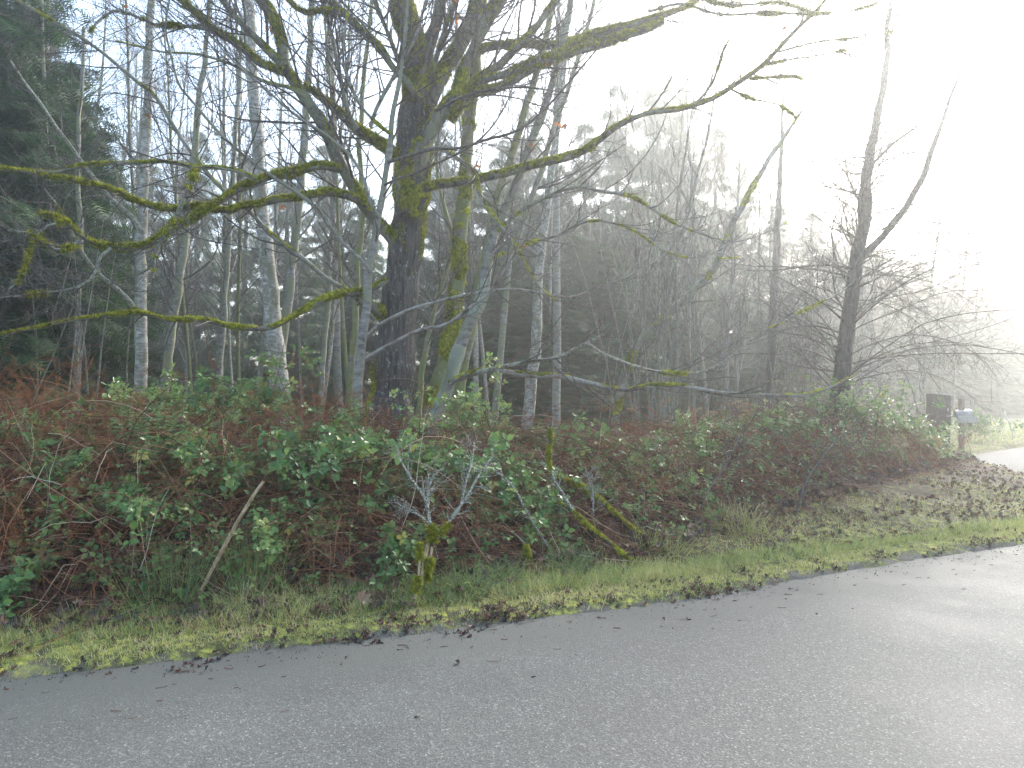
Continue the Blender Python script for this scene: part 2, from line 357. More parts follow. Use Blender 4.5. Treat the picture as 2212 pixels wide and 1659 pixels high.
# ------------------------------------------------------------------ branches
def catmull(P, n):
    P = np.asarray(P, float); k = len(P)
    if k == 2: return P[0] + (P[1] - P[0]) * np.linspace(0, 1, n)[:, None]
    Q = np.vstack([2 * P[0] - P[1], P, 2 * P[-1] - P[-2]])
    L = np.concatenate([[0], np.cumsum(np.linalg.norm(np.diff(P, axis=0), axis=1))]); u = np.linspace(0, L[-1], n)
    i = np.clip(np.searchsorted(L, u, side='right') - 1, 0, k - 2); f = ((u - L[i]) / (L[i + 1] - L[i] + 1e-9))[:, None]
    a, b, c, d = Q[i], Q[i + 1], Q[i + 2], Q[i + 3]
    return .5 * ((2 * b) + (c - a) * f + (2 * a - 5 * b + 4 * c - d) * f ** 2 + (-a + 3 * b - 3 * c + d) * f ** 3)
def line_px(pts, d, w, step=.12, wig=.012, n=None):
    """photo outline -> world centre line with its own depth and thickness"""
    pts = np.asarray(pts, float); L = np.concatenate([[0], np.cumsum(np.hypot(*np.diff(pts, axis=0).T))]); L /= L[-1]
    dd = np.interp(L, np.linspace(0, 1, len(d)), d) if np.ndim(d) else np.full(len(pts), float(d))
    P = np.stack([(pts[:, 0] - CX) / FPX * dd, dd, CAMZ - (pts[:, 1] - CY) / FPX * dd], -1)
    ln = np.linalg.norm(np.diff(P, axis=0), axis=1).sum(); n = n or max(6, int(ln / step))
    C = catmull(P, n); u = np.linspace(0, 1, n)
    r = np.interp(u, np.linspace(0, 1, len(w)), w) / 2 / FPX * np.interp(u, L, dd)
    nn = np.stack([fnoise(C, 2.0, 21 + k) for k in range(3)], -1)
    C = C + nn * wig * np.sin(np.pi * np.clip(u * 3, 0, .5))[:, None] * (np.minimum(r[:, None] / .03, 1.2) + .4)
    r = r * (1 + .07 * fnoise(C, 3, 31))
    return C, r
def grow(P, Rr, per, t0, t1, L0, L1, ang, up, n=6, rr=.45, wig=.10, tip=.35, rmin=.0024, az=None):
    """children of branches P (M,n,3): arrays of polylines"""
    M_, k, _ = P.shape; K = M_ * per
    if K == 0: return np.zeros((0, n, 3)), np.zeros((0, n))
    idx = np.repeat(np.arange(M_), per); u = (np.tile((np.arange(per) + .5) / per, M_) + R_(-.5, .5, K) / per).clip(0, 1)
    u = t0 + (t1 - t0) * u; f = u * (k - 1); i = np.clip(f.astype(int), 0, k - 2); f = (f - i)[:, None]
    O = P[idx, i] * (1 - f) + P[idx, i + 1] * f; T = norm(P[idx, i + 1] - P[idx, i])
    r0 = (Rr[idx, i] * (1 - f[:, 0]) + Rr[idx, i + 1] * f[:, 0])
    s = rng.normal(size=(K, 3))
    if az is not None: s = s + az
    s = norm(s - (s * T).sum(1, keepdims=True) * T)
    an = np.radians(R_(ang[0], ang[1], K))[:, None]
    D = norm(T * np.cos(an) + s * np.sin(an))
    L = R_(L0, L1, K) * (1 - .55 * u)
    seg = (L / (n - 1))[:, None]
    out = [O]; wv = rng.normal(size=(K, 3)) * wig
    for j in range(n - 1):
        wv = wv * .6 + rng.normal(size=(K, 3)) * wig
        D = norm(D + wv + np.array([0, 0, up])[None] / n)
        out.append(out[-1] + D * seg)
    Q = np.stack(out, 1); ra = np.minimum(r0 * rr, .004 + L * .009)
    rad = np.maximum(ra[:, None] * np.linspace(1, tip, n)[None], rmin)
    return Q, rad
def twiggy(buf, P, r, levels, var=.5):
    """levels: list of dicts for grow; draws every level"""
    P = P[None] if P.ndim == 2 else P; r = r[None] if r.ndim == 1 else r; last = []
    for i, lv in enumerate(levels):
        lv = dict(lv); sd_ = lv.pop('sides', 4 if i == 0 else 3)
        P, r = grow(P, r, **lv); tubes(buf, P, r, sd_, var); last.append((P, r))
    return last

def moss_coat(P, r, thick, cov, blades, mode='top', blen=.03, seed=0, lump=3.0, bw=.12, sidevar=None):
    """a lumpy sleeve plus fine shoots; cov in -1..1 is how much of the bark it hides"""
    b = Buf(); n = max(8, int(np.linalg.norm(np.diff(P, axis=0), axis=1).sum() / .035)); u0 = np.linspace(0, 1, len(P)); u = np.linspace(0, 1, n)
    C = np.stack([np.interp(u, u0, P[:, k]) for k in range(3)], -1); rr = np.interp(u, u0, r)
    T = norm(np.gradient(C, axis=0)); sides = 12
    ref = np.eye(3)[np.argmin(np.abs(C[-1] - C[0]))]; A = norm(np.cross(T, ref)); B = np.cross(T, A)
    def surf(ui, th):
        f = ui * (n - 1); i = np.clip(f.astype(int), 0, n - 2); f = (f - i)[:, None]
        c = C[i] * (1 - f) + C[i + 1] * f; a_ = A[i]; b_ = B[i]; N = a_ * np.cos(th)[:, None] + b_ * np.sin(th)[:, None]
        rad = rr[i] * (1 - f[:, 0]) + rr[i + 1] * f[:, 0]
        q = c + N * rad[:, None]
        if callable(cov): k = cov(ui, th, q, N)
        else:
            k = cov + .75 * fnoise(c, lump, 40 + seed) + .35 * fnoise(q, 9, 41 + seed)
            if mode == 'top': k = k + .9 * N[:, 2]
        h = np.clip(k * 1.6, 0, 1); h = h * (.65 + .35 * fnoise(q, 14, 43 + seed)) * np.clip(rad / .035, .3, 1.0) * np.clip((1.01 - ui) * 9, .15, 1) * np.clip(ui * 14, .2, 1)
        return c, N, rad, h, k
    ug, tg = np.meshgrid(u, np.arange(sides) * 2 * np.pi / sides, indexing='ij')
    c, N, rad, h, k = surf(ug.ravel(), tg.ravel())
    V = c + N * (rad + np.where(k > 0, thick * h, -.35 * rad))[:, None]
    i = np.arange(n - 1)[:, None] * sides; j = np.arange(sides)[None]; j2 = (j + 1) % sides
    b.add(V, np.stack([i + j, i + j2, i + sides + j2, i + sides + j], -1).reshape(-1, 4), var=np.clip(.42 + .25 * fnoise(V, 6, 44), 0, 1))
    K = int(blades * 1.6); ui = R_(0, 1, K); th = R_(0, 2 * np.pi, K)
    c, N, rad, h, k = surf(ui, th); ok = (k > .02); c, N, rad, h = c[ok], N[ok], rad[ok], h[ok]; K = len(c)
    if K:
        O = c + N * (rad + thick * h * .85)[:, None]
        D = norm(N + rng.normal(size=(K, 3)) * .55 + np.array([0, 0, -.15]))
        stamp(b, *HAIR, O, D, rng.normal(size=(K, 3)), R_(.5, 1.2, K) * blen, np.clip(.55 + .28 * rng.normal(size=K) + .12 * N[:, 2], 0, 1), bw)
    return b

def flatt(buf, P, r, sides=14, furrow=0.0): tubes(buf, P, r, sides, .5, furrow)
# ------------------------------------------------------------------ traced trees
def to_ground(C, r, flare=1.25):
    """carry a trunk's lower end (first point) down into the soil"""
    g = float(gz(C[0, 0], C[0, 1])) - .12; k = 5
    if C[0, 2] <= g + .1: return C, r
    z = np.linspace(g, C[0, 2], k + 1)[:-1]; D = (C[1] - C[0]); D = D / max(.3, D[2])
    ext = np.stack([C[0, 0] + D[0] * (z - C[0, 2]) * .6, np.full(k, C[0, 1]), z], -1)
    re = r[0] * np.linspace(flare, 1.02, k)
    return np.vstack([ext, C]), np.concatenate([re, r])

TW = dict(   # twig recipes
    fine=[dict(per=9, t0=.12, t1=1, L0=.5, L1=1.5, ang=(25, 65), up=.25, n=7), dict(per=5, t0=.15, t1=1, L0=.2, L1=.7, ang=(25, 55), up=.2, n=5), dict(per=3, t0=.2, t1=1, L0=.08, L1=.3, ang=(25, 55), up=.2, n=4)],
    some=[dict(per=16, t0=.15, t1=1, L0=.4, L1=1.5, ang=(25, 65), up=.3, n=7), dict(per=6, t0=.2, t1=1, L0=.15, L1=.6, ang=(25, 55), up=.2, n=5)],
    big=[dict(per=20, t0=.15, t1=1, L0=.8, L1=2.4, ang=(25, 60), up=.35, n=9), dict(per=6, t0=.15, t1=1, L0=.3, L1=1.0, ang=(25, 55), up=.3, n=6), dict(per=3, t0=.2, t1=1, L0=.1, L1=.4, ang=(25, 55), up=.2, n=4)],
    alder=[dict(per=26, t0=.30, t1=1, L0=.8, L1=2.4, ang=(35, 70), up=.5, n=8, rr=.35), dict(per=5, t0=.15, t1=1, L0=.25, L1=.9, ang=(25, 60), up=.3, n=5), dict(per=3, t0=.2, t1=1, L0=.08, L1=.3, ang=(25, 55), up=.2, n=4)],
)
def limb(root, name, pts, d, w, bark, twigs=None, moss=None, sides=8, twig_mat='twig', wig=.012, furrow=0, leaves=0, label=None):
    if moss: w = [q_ * .80 for q_ in w]
    C, r = line_px(pts, d, w, wig=wig)
    b = Buf(); tubes(b, C, r, sides, .5, furrow); ob = b.obj(name, M[bark], None, True); 
    for v in [ob]: v.parent = root; v.matrix_parent_inverse = Matrix.Translation(-root.location)
    if label: ob['label'] = label
    last = []
    if twigs:
        tb = Buf(); last = twiggy(tb, C, r, TW[twigs] if isinstance(twigs, str) else twigs)
        t = tb.obj('twigs', M[twig_mat], None, False); t.parent = ob
    if moss:
        L = np.linalg.norm(np.diff(C, axis=0), axis=1).sum()
        m = moss_coat(C, r, moss.get('t', .018), moss.get('c', .3), int(L * moss.get('n', 1500) * (.4 + r.mean() / .05)), moss.get('mode', 'top'), moss.get('l', .028), int(pts[0][0]) % 50, moss.get('lump', 3.0))
        mo = m.obj('moss', M['moss'], None, False); mo.parent = ob
    if leaves and last:
        lb = Buf(); P = last[-1][0]; i = rng.integers(0, len(P), leaves); O = P[i, -1]
        for q in range(3): stamp(lb, *LEAFLET, O, rdir(leaves, -.5), rdir(leaves), R_(.05, .09, leaves), R_(0, 1, leaves), .7)
        lo = lb.obj('dead_leaves', M['orange_leaf'], None); lo.parent = ob
    return C, r, ob

def tree_root(name, label, cat, px, py, d, group=None):
    x = (px - CX) / FPX * d
    return thing(name, label, cat, (x, d, float(gz(x, d))), group)
def attach(ob, root): ob.parent = root; ob.matrix_parent_inverse = Matrix.Translation(-root.location)

# ---- the big mossy maple
D0 = 10.0
mp = tree_root('maple_tree', 'big spreading bare maple with dark furrowed trunk and mossy limbs behind the brambles', 'tree', 848, 915, D0)
C, r = line_px([(838, 925), (846, 850), (853, 780), (858, 700), (866, 620), (876, 540), (884, 450), (890, 380), (897, 300), (903, 233)], D0, [106, 92, 84, 77, 75, 74, 68, 72, 78, 76], step=.07, wig=.004)
C, r = to_ground(C, r, 1.25)
b = Buf(); tubes(b, C, r, 56, .5, .05); tr = b.obj('trunk', M['maple_bark'], None, True); attach(tr, mp)
def trunk_cov(u, th, q, N):
    z = q[:, 2]; up = sstep((z - 3.15) / .35); side = N[:, 0]
    k = -.35 + up * (.62 + .6 * fnoise(q, 1.6, 61)) + .45 * fnoise(q, 5, 62) + .25 * fnoise(q * [1, 1, .3], 14, 64)
    k = np.where(z < 3.15, -.8 + 1.3 * sstep((-side - .35) / .4) * sstep((2.3 - z) / .4) + .5 * fnoise(q, 3, 63) + .5 * sstep((side - .3) / .4) * sstep((z - 2.5) / .6), k)
    return k
m = moss_coat(C, r, .035, trunk_cov, 42000, 'all', .04, 3).obj('moss', M['moss'], None); attach(m, mp)
ml = dict(n=2300, c=-.15, t=.022)
mh = dict(n=3600, c=.30, t=.032, l=.042)
ms = dict(n=1600, c=-.05, t=.02)
mk = dict(n=2600, c=-.12, t=.05, l=.045, mode='all', lump=4.2)
LB = [ # outline, depth, width, bark, twigs, moss, leaves
 ([(896, 260), (900, 190), (898, 133), (884, 67), (866, 0), (850, -70), (842, -160)], (10, 10.1), (72, 66, 60, 55, 40), 'maple_limb', 'some', mh, 3),
 ([(905, 225), (916, 150), (930, 90), (948, 30), (962, -60)], (9.95, 9.6), (44, 36, 30, 24), 'maple_limb', 'some', ml, 0),
 ([(908, 260), (930, 205), (954, 160), (991, 100), (1022, 40), (1040, -40), (1050, -140)], (10, 10.4), (48, 44, 42, 40, 36), 'maple_limb', 'some', ml, 4),
 ([(895, 380), (918, 310), (951, 253), (984, 200), (1004, 143), (1024, 100), (1044, 50), (1071, 0), (1100, -70)], (9.9, 9.6), (52, 48, 36, 26, 24, 22), 'maple_limb', 'some', ml, 4),
 ([(965, 250), (984, 213), (1030, 170), (1071, 143), (1114, 103), (1154, 67), (1204, 0), (1240, -60)], (9.8, 9.2), (28, 24, 20, 18, 14), 'maple_limb', 'big', ml, 3),
 ([(972, 262), (1008, 208), (1071, 192), (1138, 157), (1211, 117), (1258, 87), (1298, 70), (1371, 52), (1440, 28)], (9.8, 8.9), (24, 22, 18, 15, 12), 'maple_limb', 'some', mh, 0),
 ([(1000, 195), (1054, 170), (1121, 147), (1171, 130), (1271, 107), (1338, 82), (1400, 62), (1438, 43)], (9.7, 8.8), (20, 20, 19, 19, 18), 'maple_limb', None, mh, 0),
 ([(1000, 135), (1040, 108), (1104, 97), (1204, 100), (1288, 77), (1371, 58), (1440, 32), (1500, 4), (1560, -30)], (10.2, 9.8), (20, 19, 16, 12, 7), 'maple_limb', 'some', mh, 2),
 ([(905, 410), (955, 396), (1038, 385), (1138, 362), (1204, 347), (1271, 317), (1338, 268), (1405, 245), (1471, 236), (1532, 217), (1585, 184), (1642, 147), (1682, 110), (1722, 67), (1762, 27), (1800, -20)], (9.9, 8.4, 7.6), (24, 22, 21, 22, 19, 14, 12, 11, 9, 7), 'maple_limb', [dict(per=20, t0=.25, t1=.98, L0=.4, L1=1.5, ang=(25, 60), up=.25, n=7), dict(per=4, t0=.15, t1=1, L0=.15, L1=.6, ang=(25, 55), up=.3, n=5)], dict(n=2600, c=.35, t=.02), 2),
 ([(1655, 138), (1709, 128), (1760, 122), (1805, 112), (1850, 105)], (7.9, 7.6), (6, 5, 2), 'lichen_twig', 'some', mk, 0),
 ([(1682, 112), (1742, 97), (1792, 87), (1842, 83), (1925, 68)], (7.8, 7.5), (6, 5, 2), 'lichen_twig', 'some', mk, 0),
 ([(1618, 170), (1705, 163), (1735, 170), (1772, 184)], (7.9, 7.7), (5, 4, 2), 'lichen_twig', 'some', mk, 0),
 ([(1578, 192), (1622, 213), (1685, 227), (1722, 257)], (8, 7.7), (7, 5, 2), 'lichen_twig', None, mk, 0),
 ([(1500, 226), (1530, 195), (1545, 165), (1562, 107), (1575, 85)], (8, 7.9), (8, 7, 3), 'lichen_twig', 'some', ms, 0),
 ([(1400, 25), (1475, 10), (1562, 32), (1642, 30), (1742, 32), (1842, 23), (1900, 5)], (8.6, 7.4), (8, 7, 6, 3), 'lichen_twig', 'some', mk, 0),
 ([(1470, -30), (1540, 5), (1600, 12), (1680, 5), (1725, 18), (1770, 33)], (8.2, 7.4), (7, 6, 3), 'lichen_twig', 'some', mk, 0),
 ([(860, 540), (848, 515), (804, 467), (771, 417), (738, 360), (720, 317), (694, 267), (650, 200), (617, 148), (612, 105), (600, 60), (578, 20), (545, -20), (510, -80)], (9.9, 9.3, 9.0), (32, 34, 32, 31, 30, 30, 26, 20), 'maple_limb', 'big', ml, 2),
 ([(614, 145), (590, 117), (560, 87), (520, 50), (480, 0), (450, -50)], (9.1, 8.9), (22, 20, 17, 15), 'maple_limb', 'big', dict(n=900, c=-.25, t=.015), 0),
 ([(612, 155), (567, 137), (534, 110), (494, 83), (450, 50), (400, 2), (360, -40)], (9.1, 8.6), (18, 17, 14, 12, 9), 'maple_limb', 'some', mh, 0),
 ([(465, 64), (430, 60), (390, 55), (333, 50), (293, 33), (250, 22), (217, 40), (193, 70)], (8.8, 8.3), (9, 8, 7, 4), 'grey_bark', 'some', mk, 2),
 ([(858, 340), (824, 310), (781, 283), (738, 243), (700, 215), (657, 187)], (9.9, 9.3), (26, 24, 22, 18, 13), 'maple_limb', 'some', mh, 0),
 ([(905, 215), (880, 180), (850, 150), (815, 100), (775, 62), (738, 22), (700, -10)], (9.7, 9.2), (20, 18, 16, 12), 'maple_limb', 'some', ml, 0),
 ([(738, 28), (700, 22), (665, 30), (640, 22), (615, -5)], (9.2, 9.0), (11, 10, 9), 'maple_limb', None, mh, 0),
 ([(735, 366), (720, 362), (684, 360), (634, 377), (584, 383), (534, 397), (507, 410), (484, 433), (434, 457), (400, 480), (360, 500), (333, 523), (290, 533), (233, 533), (187, 520), (147, 487), (127, 467), (83, 463)], (9.3, 8.4, 7.2), (22, 22, 18, 14, 14, 13, 12, 12, 10, 7), 'maple_limb', [dict(per=16, t0=.4, t1=1, L0=.3, L1=1.2, ang=(25, 70), up=-.1, n=8), dict(per=4, t0=.2, t1=1, L0=.12, L1=.5, ang=(25, 60), up=.1, n=5)], dict(n=3400, c=.45, t=.032, l=.04, lump=2), 0),
 ([(555, 386), (500, 367), (433, 363), (367, 350), (300, 350), (233, 350), (167, 360), (127, 372), (60, 366), (-20, 364)], (8.6, 7.8), (11, 10, 9, 7, 5), 'grey_bark', 'some', dict(n=1700, c=.05, t=.022), 0),
 ([(423, 365), (418, 385), (403, 410), (390, 450), (372, 490), (350, 520), (337, 545), (330, 600)], (8.2, 7.6), (11, 12, 10, 6), 'maple_limb', 'some', mk, 0),
 ([(790, 445), (765, 428), (738, 420), (700, 417), (634, 430), (567, 437), (520, 443), (500, 456), (467, 455), (424, 447), (393, 457), (360, 453), (317, 440), (283, 427), (250, 413), (200, 400), (133, 383), (67, 373), (-10, 360)], (9.5, 8.6, 7.6), (20, 20, 17, 17, 15, 15, 11, 8, 6), 'maple_limb', [dict(per=14, t0=.3, t1=1, L0=.3, L1=1.2, ang=(25, 65), up=.1, n=7), dict(per=4, t0=.15, t1=1, L0=.15, L1=.6, ang=(25, 55), up=.3, n=5)], dict(n=3000, c=.7, t=.024, l=.032), 0),
 ([(835, 605), (812, 618), (790, 630), (750, 637), (700, 645), (660, 670), (620, 695), (575, 710), (500, 705), (430, 692), (370, 688), (340, 683), (310, 674), (270, 676), (240, 681), (150, 692), (60, 710), (-20, 725)], (9.7, 8.2, 7.0), (18, 18, 17, 13, 14, 12, 11, 9, 7, 4), 'maple_limb', [dict(per=13, t0=.4, t1=1, L0=.3, L1=1.0, ang=(25, 65), up=-.2, n=7), dict(per=4, t0=.15, t1=1, L0=.12, L1=.4, ang=(25, 55), up=.1, n=5)], dict(n=2800, c=.35, t=.022), 0),
 ([(828, 680), (808, 665), (790, 655), (770, 648)], (9.8, 9.5), (26, 24, 18), 'maple_limb', None, mh, 0),
 ([(790, 655), (765, 640), (738, 622), (700, 597), (660, 563), (584, 507), (540, 455), (477, 405), (433, 350), (400, 305), (340, 215), (307, 187), (227, 117), (160, 73), (67, 20), (0, -20)], (9.6, 8.8, 8.2), (14, 13, 12, 11, 10, 9, 8, 6), 'grey_bark', 'big', dict(n=800, c=-.35, t=.012), 2),
 ([(918, 322), (951, 320), (978, 333), (1011, 360), (1031, 383), (1034, 410), (1051, 450), (1078, 487), (1104, 520), (1124, 550), (1144, 590), (1171, 626), (1201, 650)], (9.7, 8.8, 8.4), (12, 12, 10, 10, 9, 7, 3), 'grey_bark', 'some', ms, 2),
 ([(900, 470), (870, 440), (862, 400), (850, 380)], (9.7, 9.6), (22, 18, 10), 'maple_limb', None, mh, 0),
 ([(940, 240), (990, 215), (1060, 195), (1140, 190), (1230, 200)], (9.4, 8.4), (7, 6, 5, 2), 'twig', 'some', None, 2),
 ([(800, 275), (830, 200), (870, 130), (905, 60), (925, -20)], (9.3, 9.2), (9, 8, 6), 'grey_bark', 'some', None, 3),
 ([(925, 170), (945, 120), (962, 60), (985, 0), (1000, -40)], (9.8, 9.5), (16, 14, 11, 9), 'maple_limb', 'big', ml, 2),
 ([(890, 200), (862, 140), (842, 80), (815, 20), (800, -30)], (9.8, 9.5), (15, 13, 11, 9), 'maple_limb', 'big', ml, 2),
 ([(1012, 125), (1050, 70), (1078, 20), (1110, -40)], (9.8, 9.5), (13, 11, 9), 'maple_limb', 'big', ml, 0),
 ([(772, 280), (745, 215), (728, 140), (712, 60), (690, -20)], (9.6, 9.2), (12, 10, 8, 6), 'grey_bark', 'big', None, 0),
 ([(660, 210), (625, 190), (570, 175), (500, 140), (430, 120), (340, 110), (250, 90)], (9.2, 8.4), (9, 7, 5, 3), 'grey_bark', 'big', ms, 0),
 # clustered mossy spurs at the lower left
 ([(175, 515), (150, 535), (120, 540), (90, 520), (60, 505), (20, 500)], (7.3, 7.0), (8, 7, 5), 'grey_bark', 'some', mk, 0),
 ([(140, 480), (110, 485), (90, 500), (70, 525), (60, 560), (45, 600), (15, 625)], (7.2, 6.9), (7, 6, 4), 'lichen_twig', 'some', mk, 0),
 ([(240, 535), (215, 560), (205, 595), (170, 620), (120, 630), (60, 635), (0, 640)], (7.4, 7.0), (8, 7, 4), 'lichen_twig', 'some', mk, 0),
]
for pts, d, wd, bark, tw, ms_, lv in LB:
    limb(mp, 'branch', pts, d, wd, bark, tw, ms_, 10, leaves=lv)

# ---- pale birch and alder trees that can be told apart
def traced(name, label, limbs, bark, group=None, twig='twig', base_moss=None, cat='tree'):
    p0, d0, w0 = limbs[0][0], limbs[0][1], limbs[0][2]
    dd = d0[0] if np.ndim(d0) else d0
    rt = tree_root(name, label, cat, p0[0][0], p0[0][1], dd, group)
    for k, L in enumerate(limbs):
        pts, d, wd = L[0], L[1], L[2]; tw = L[3] if len(L) > 3 else None; mo = L[4] if len(L) > 4 else None; bk = L[5] if len(L) > 5 else bark
        C, r = line_px(pts, d, wd, step=.12)
        if k == 0: C, r = to_ground(C, r, 1.2)
        b = Buf(); tubes(b, C, r, 14 if wd[0] > 12 else 7, .5, .02); ob = b.obj('trunk' if k == 0 else 'branch', M[bk], None, True); attach(ob, rt)
        if tw:
            tb = Buf(); last = twiggy(tb, C, r, TW[tw] if isinstance(tw, str) else tw)
            t = tb.obj('twigs', M[twig], None); t.parent = ob
        if mo:
            Ln = np.linalg.norm(np.diff(C, axis=0), axis=1).sum()
            m = moss_coat(C, r, mo.get('t', .018), mo.get('c', .3), int(Ln * mo.get('n', 1200)), mo.get('mode', 'all'), mo.get('l', .025), 7 + k)
            q = m.obj('moss', M[mo.get('m', 'moss')], None); q.parent = ob
    return rt
tal = TW['alder']
long_up = [dict(per=16, t0=.2, t1=1, L0=.6, L1=1.8, ang=(20, 50), up=.6, n=8), dict(per=5, t0=.15, t1=1, L0=.2, L1=.8, ang=(25, 55), up=.4, n=5)]
traced('alder_tree', 'slim lichen-barked alder standing just in front of the big maple trunk', [
 ([(768, 925), (772, 880), (776, 800), (786, 700), (797, 600), (812, 500), (826, 420), (836, 360), (846, 280), (860, 190), (872, 100), (880, 0), (886, -80)], (9.2, 9.2), (25, 22, 19, 16, 14, 12, 10, 8, 7), [dict(per=12, t0=.4, t1=1, L0=.6, L1=1.8, ang=(25, 55), up=.5, n=8), dict(per=4, t0=.15, t1=1, L0=.25, L1=.8, ang=(25, 60), up=.3, n=5)]),
 ([(790, 775), (820, 757), (848, 741), (904, 714), (960, 700), (1011, 668), (1050, 640), (1090, 580), (1130, 520), (1180, 440)], (9.1, 8.0), (9, 8, 7, 6, 4, 2), long_up, None, 'red_bark'),
 ([(792, 728), (815, 705), (841, 688), (911, 659), (1011, 636), (1091, 623), (1171, 633), (1230, 640), (1300, 618), (1390, 580), (1440, 545)], (9.1, 8.2), (9, 8, 6, 5, 3, 2), long_up, None, 'red_bark'),
 ([(800, 590), (785, 565), (738, 523), (694, 460), (650, 420), (584, 377), (534, 337), (467, 277), (417, 220), (384, 180), (370, 117), (357, 50), (370, -20)], (9.1, 8.4), (9, 8, 8, 7, 6, 5, 4), long_up, None, 'grey_bark'),
 ([(822, 470), (800, 440), (780, 380), (750, 330), (700, 290), (640, 250), (560, 180), (500, 130), (440, 60)], (9.1, 8.6), (8, 7, 6, 5, 3), long_up, None, 'grey_bark'),
 ([(838, 350), (870, 340), (930, 322), (1000, 318), (1060, 300), (1140, 270), (1210, 200), (1270, 130), (1310, 80)], (9.1, 8.2), (8, 7, 6, 5, 3), long_up, None, 'twig'),
 ([(830, 400), (860, 385), (900, 372), (960, 345), (1040, 300), (1090, 230), (1120, 150)], (9.0, 8.4), (6, 5, 4, 2), long_up, None, 'twig'),
 ([(845, 290), (810, 260), (775, 220), (745, 150), (742, 80), (755, 0)], (9.1, 8.8), (8, 6, 5, 4), long_up, dict(n=500, c=-.2, t=.015), 'grey_bark')],
 'grey_bark')
traced('birch_tree', 'thick white-barked birch leaning left above the bramble leaves left of the maple', [
 ([(608, 895), (605, 840), (600, 780), (588, 680), (577, 560), (566, 440), (556, 300), (549, 200), (541, 100), (536, 0), (533, -80)], 12.0, (42, 40, 34, 28, 26, 24, 22, 20), [dict(per=12, t0=.35, t1=1, L0=.5, L1=1.4, ang=(40, 75), up=.2, n=7), dict(per=4, t0=.15, t1=1, L0=.2, L1=.7, ang=(25, 60), up=.2, n=5)])], 'pale_bark')
traced('birch_tree', 'second pale birch trunk rising close behind the thick leaning birch', [
 ([(597, 880), (604, 800), (615, 700), (628, 600), (640, 500), (650, 380), (660, 260), (668, 140), (672, 0)], 14.0, (22, 20, 18, 17, 15, 12), tal)], 'alder_bark')
traced('birch_tree', 'straight silver birch with a tall upright trunk at the left of the wood', [
 ([(302, 905), (302, 860), (306, 760), (303, 650), (304, 560), (308, 430), (314, 300), (320, 150), (328, 0), (332, -80)], 11.5, (27, 25, 23, 21, 19, 16, 15), [dict(per=14, t0=.3, t1=1, L0=.5, L1=1.6, ang=(40, 75), up=.25, n=7), dict(per=5, t0=.15, t1=1, L0=.2, L1=.7, ang=(25, 60), up=.2, n=5)]),
 ([(300, 680), (280, 655), (245, 620), (205, 580), (170, 530), (150, 490), (120, 440), (90, 400)], (11.4, 10), (12, 10, 9, 7, 4), 'some', dict(n=500, c=-.1, t=.015), 'lichen_twig'),
 ([(306, 500), (280, 460), (230, 420), (180, 350), (120, 270), (70, 200), (20, 130)], (11.4, 10.4), (9, 8, 6, 4), 'some', None, 'lichen_twig')], 'pale_bark')
traced('birch_tree', 'narrow curving birch just right of the straight silver birch', [
 ([(345, 905), (352, 850), (362, 780), (374, 700), (384, 620), (398, 520), (410, 420), (420, 320), (432, 200), (446, 90), (455, 0)], 12.5, (22, 20, 18, 16, 14, 11, 9), tal)], 'alder_bark')
mbk = dict(n=900, c=-.15, t=.02, m='lichen')
traced('alder_tree', 'leaning grey alder with peeling pale side, front one of the pair right of the maple', [
 ([(938, 905), (949, 880), (971, 820), (988, 765), (1004, 725), (1021, 686), (1038, 636), (1054, 570), (1071, 510), (1090, 450), (1114, 395), (1138, 333), (1168, 250), (1198, 167), (1218, 67), (1233, -10), (1245, -80)], 9.6, (27, 27, 26, 24, 21, 19, 17, 15, 13, 11), [dict(per=10, t0=.4, t1=1, L0=.5, L1=1.6, ang=(30, 60), up=.4, n=7), dict(per=4, t0=.15, t1=1, L0=.25, L1=.8, ang=(25, 60), up=.3, n=5)], mbk),
 ([(972, 828), (990, 818), (1021, 808), (1061, 800), (1138, 812), (1204, 809), (1271, 826), (1338, 840), (1405, 834), (1475, 835), (1575, 850), (1650, 853), (1742, 852), (1825, 823), (1909, 780), (1942, 747)], (9.5, 8.4, 8.0), (15, 12, 11, 10, 9, 7, 6, 4, 2), [dict(per=14, t0=.3, t1=1, L0=.4, L1=1.3, ang=(20, 50), up=.25, n=8), dict(per=4, t0=.15, t1=1, L0=.2, L1=.6, ang=(25, 55), up=.2, n=5)], dict(n=900, c=-.45, t=.02, mode='top'), 'red_bark'),
 ([(1030, 806), (1061, 797), (1128, 783), (1204, 770), (1240, 755), (1271, 740), (1305, 723)], (9.1, 8.8), (9, 9, 8, 5), 'some', dict(n=600, c=-.1, t=.014, m='lichen'), 'lichen_twig'),
 ([(1270, 742), (1300, 762), (1345, 780), (1400, 800), (1460, 806), (1525, 800), (1575, 772), (1635, 722), (1715, 680), (1809, 636), (1850, 600)], (8.8, 8.2), (6, 6, 5, 4, 2), long_up, dict(n=1300, c=-.38, t=.05, l=.035), 'lichen_twig'),
 ([(1075, 500), (1120, 460), (1180, 425), (1250, 405), (1300, 412), (1360, 425), (1420, 460), (1500, 500), (1600, 520), (1700, 480)], (9.5, 9), (8, 7, 7, 6, 4, 2), long_up, dict(n=1200, c=-.3, t=.03), 'grey_bark'),
 ([(1060, 560), (1130, 530), (1200, 510), (1270, 480), (1350, 490), (1440, 545), (1520, 560), (1600, 555)], (9.5, 9), (7, 6, 5, 4, 2), long_up, dict(n=800, c=-.1, t=.02), 'red_bark')],
 'grey_bark')
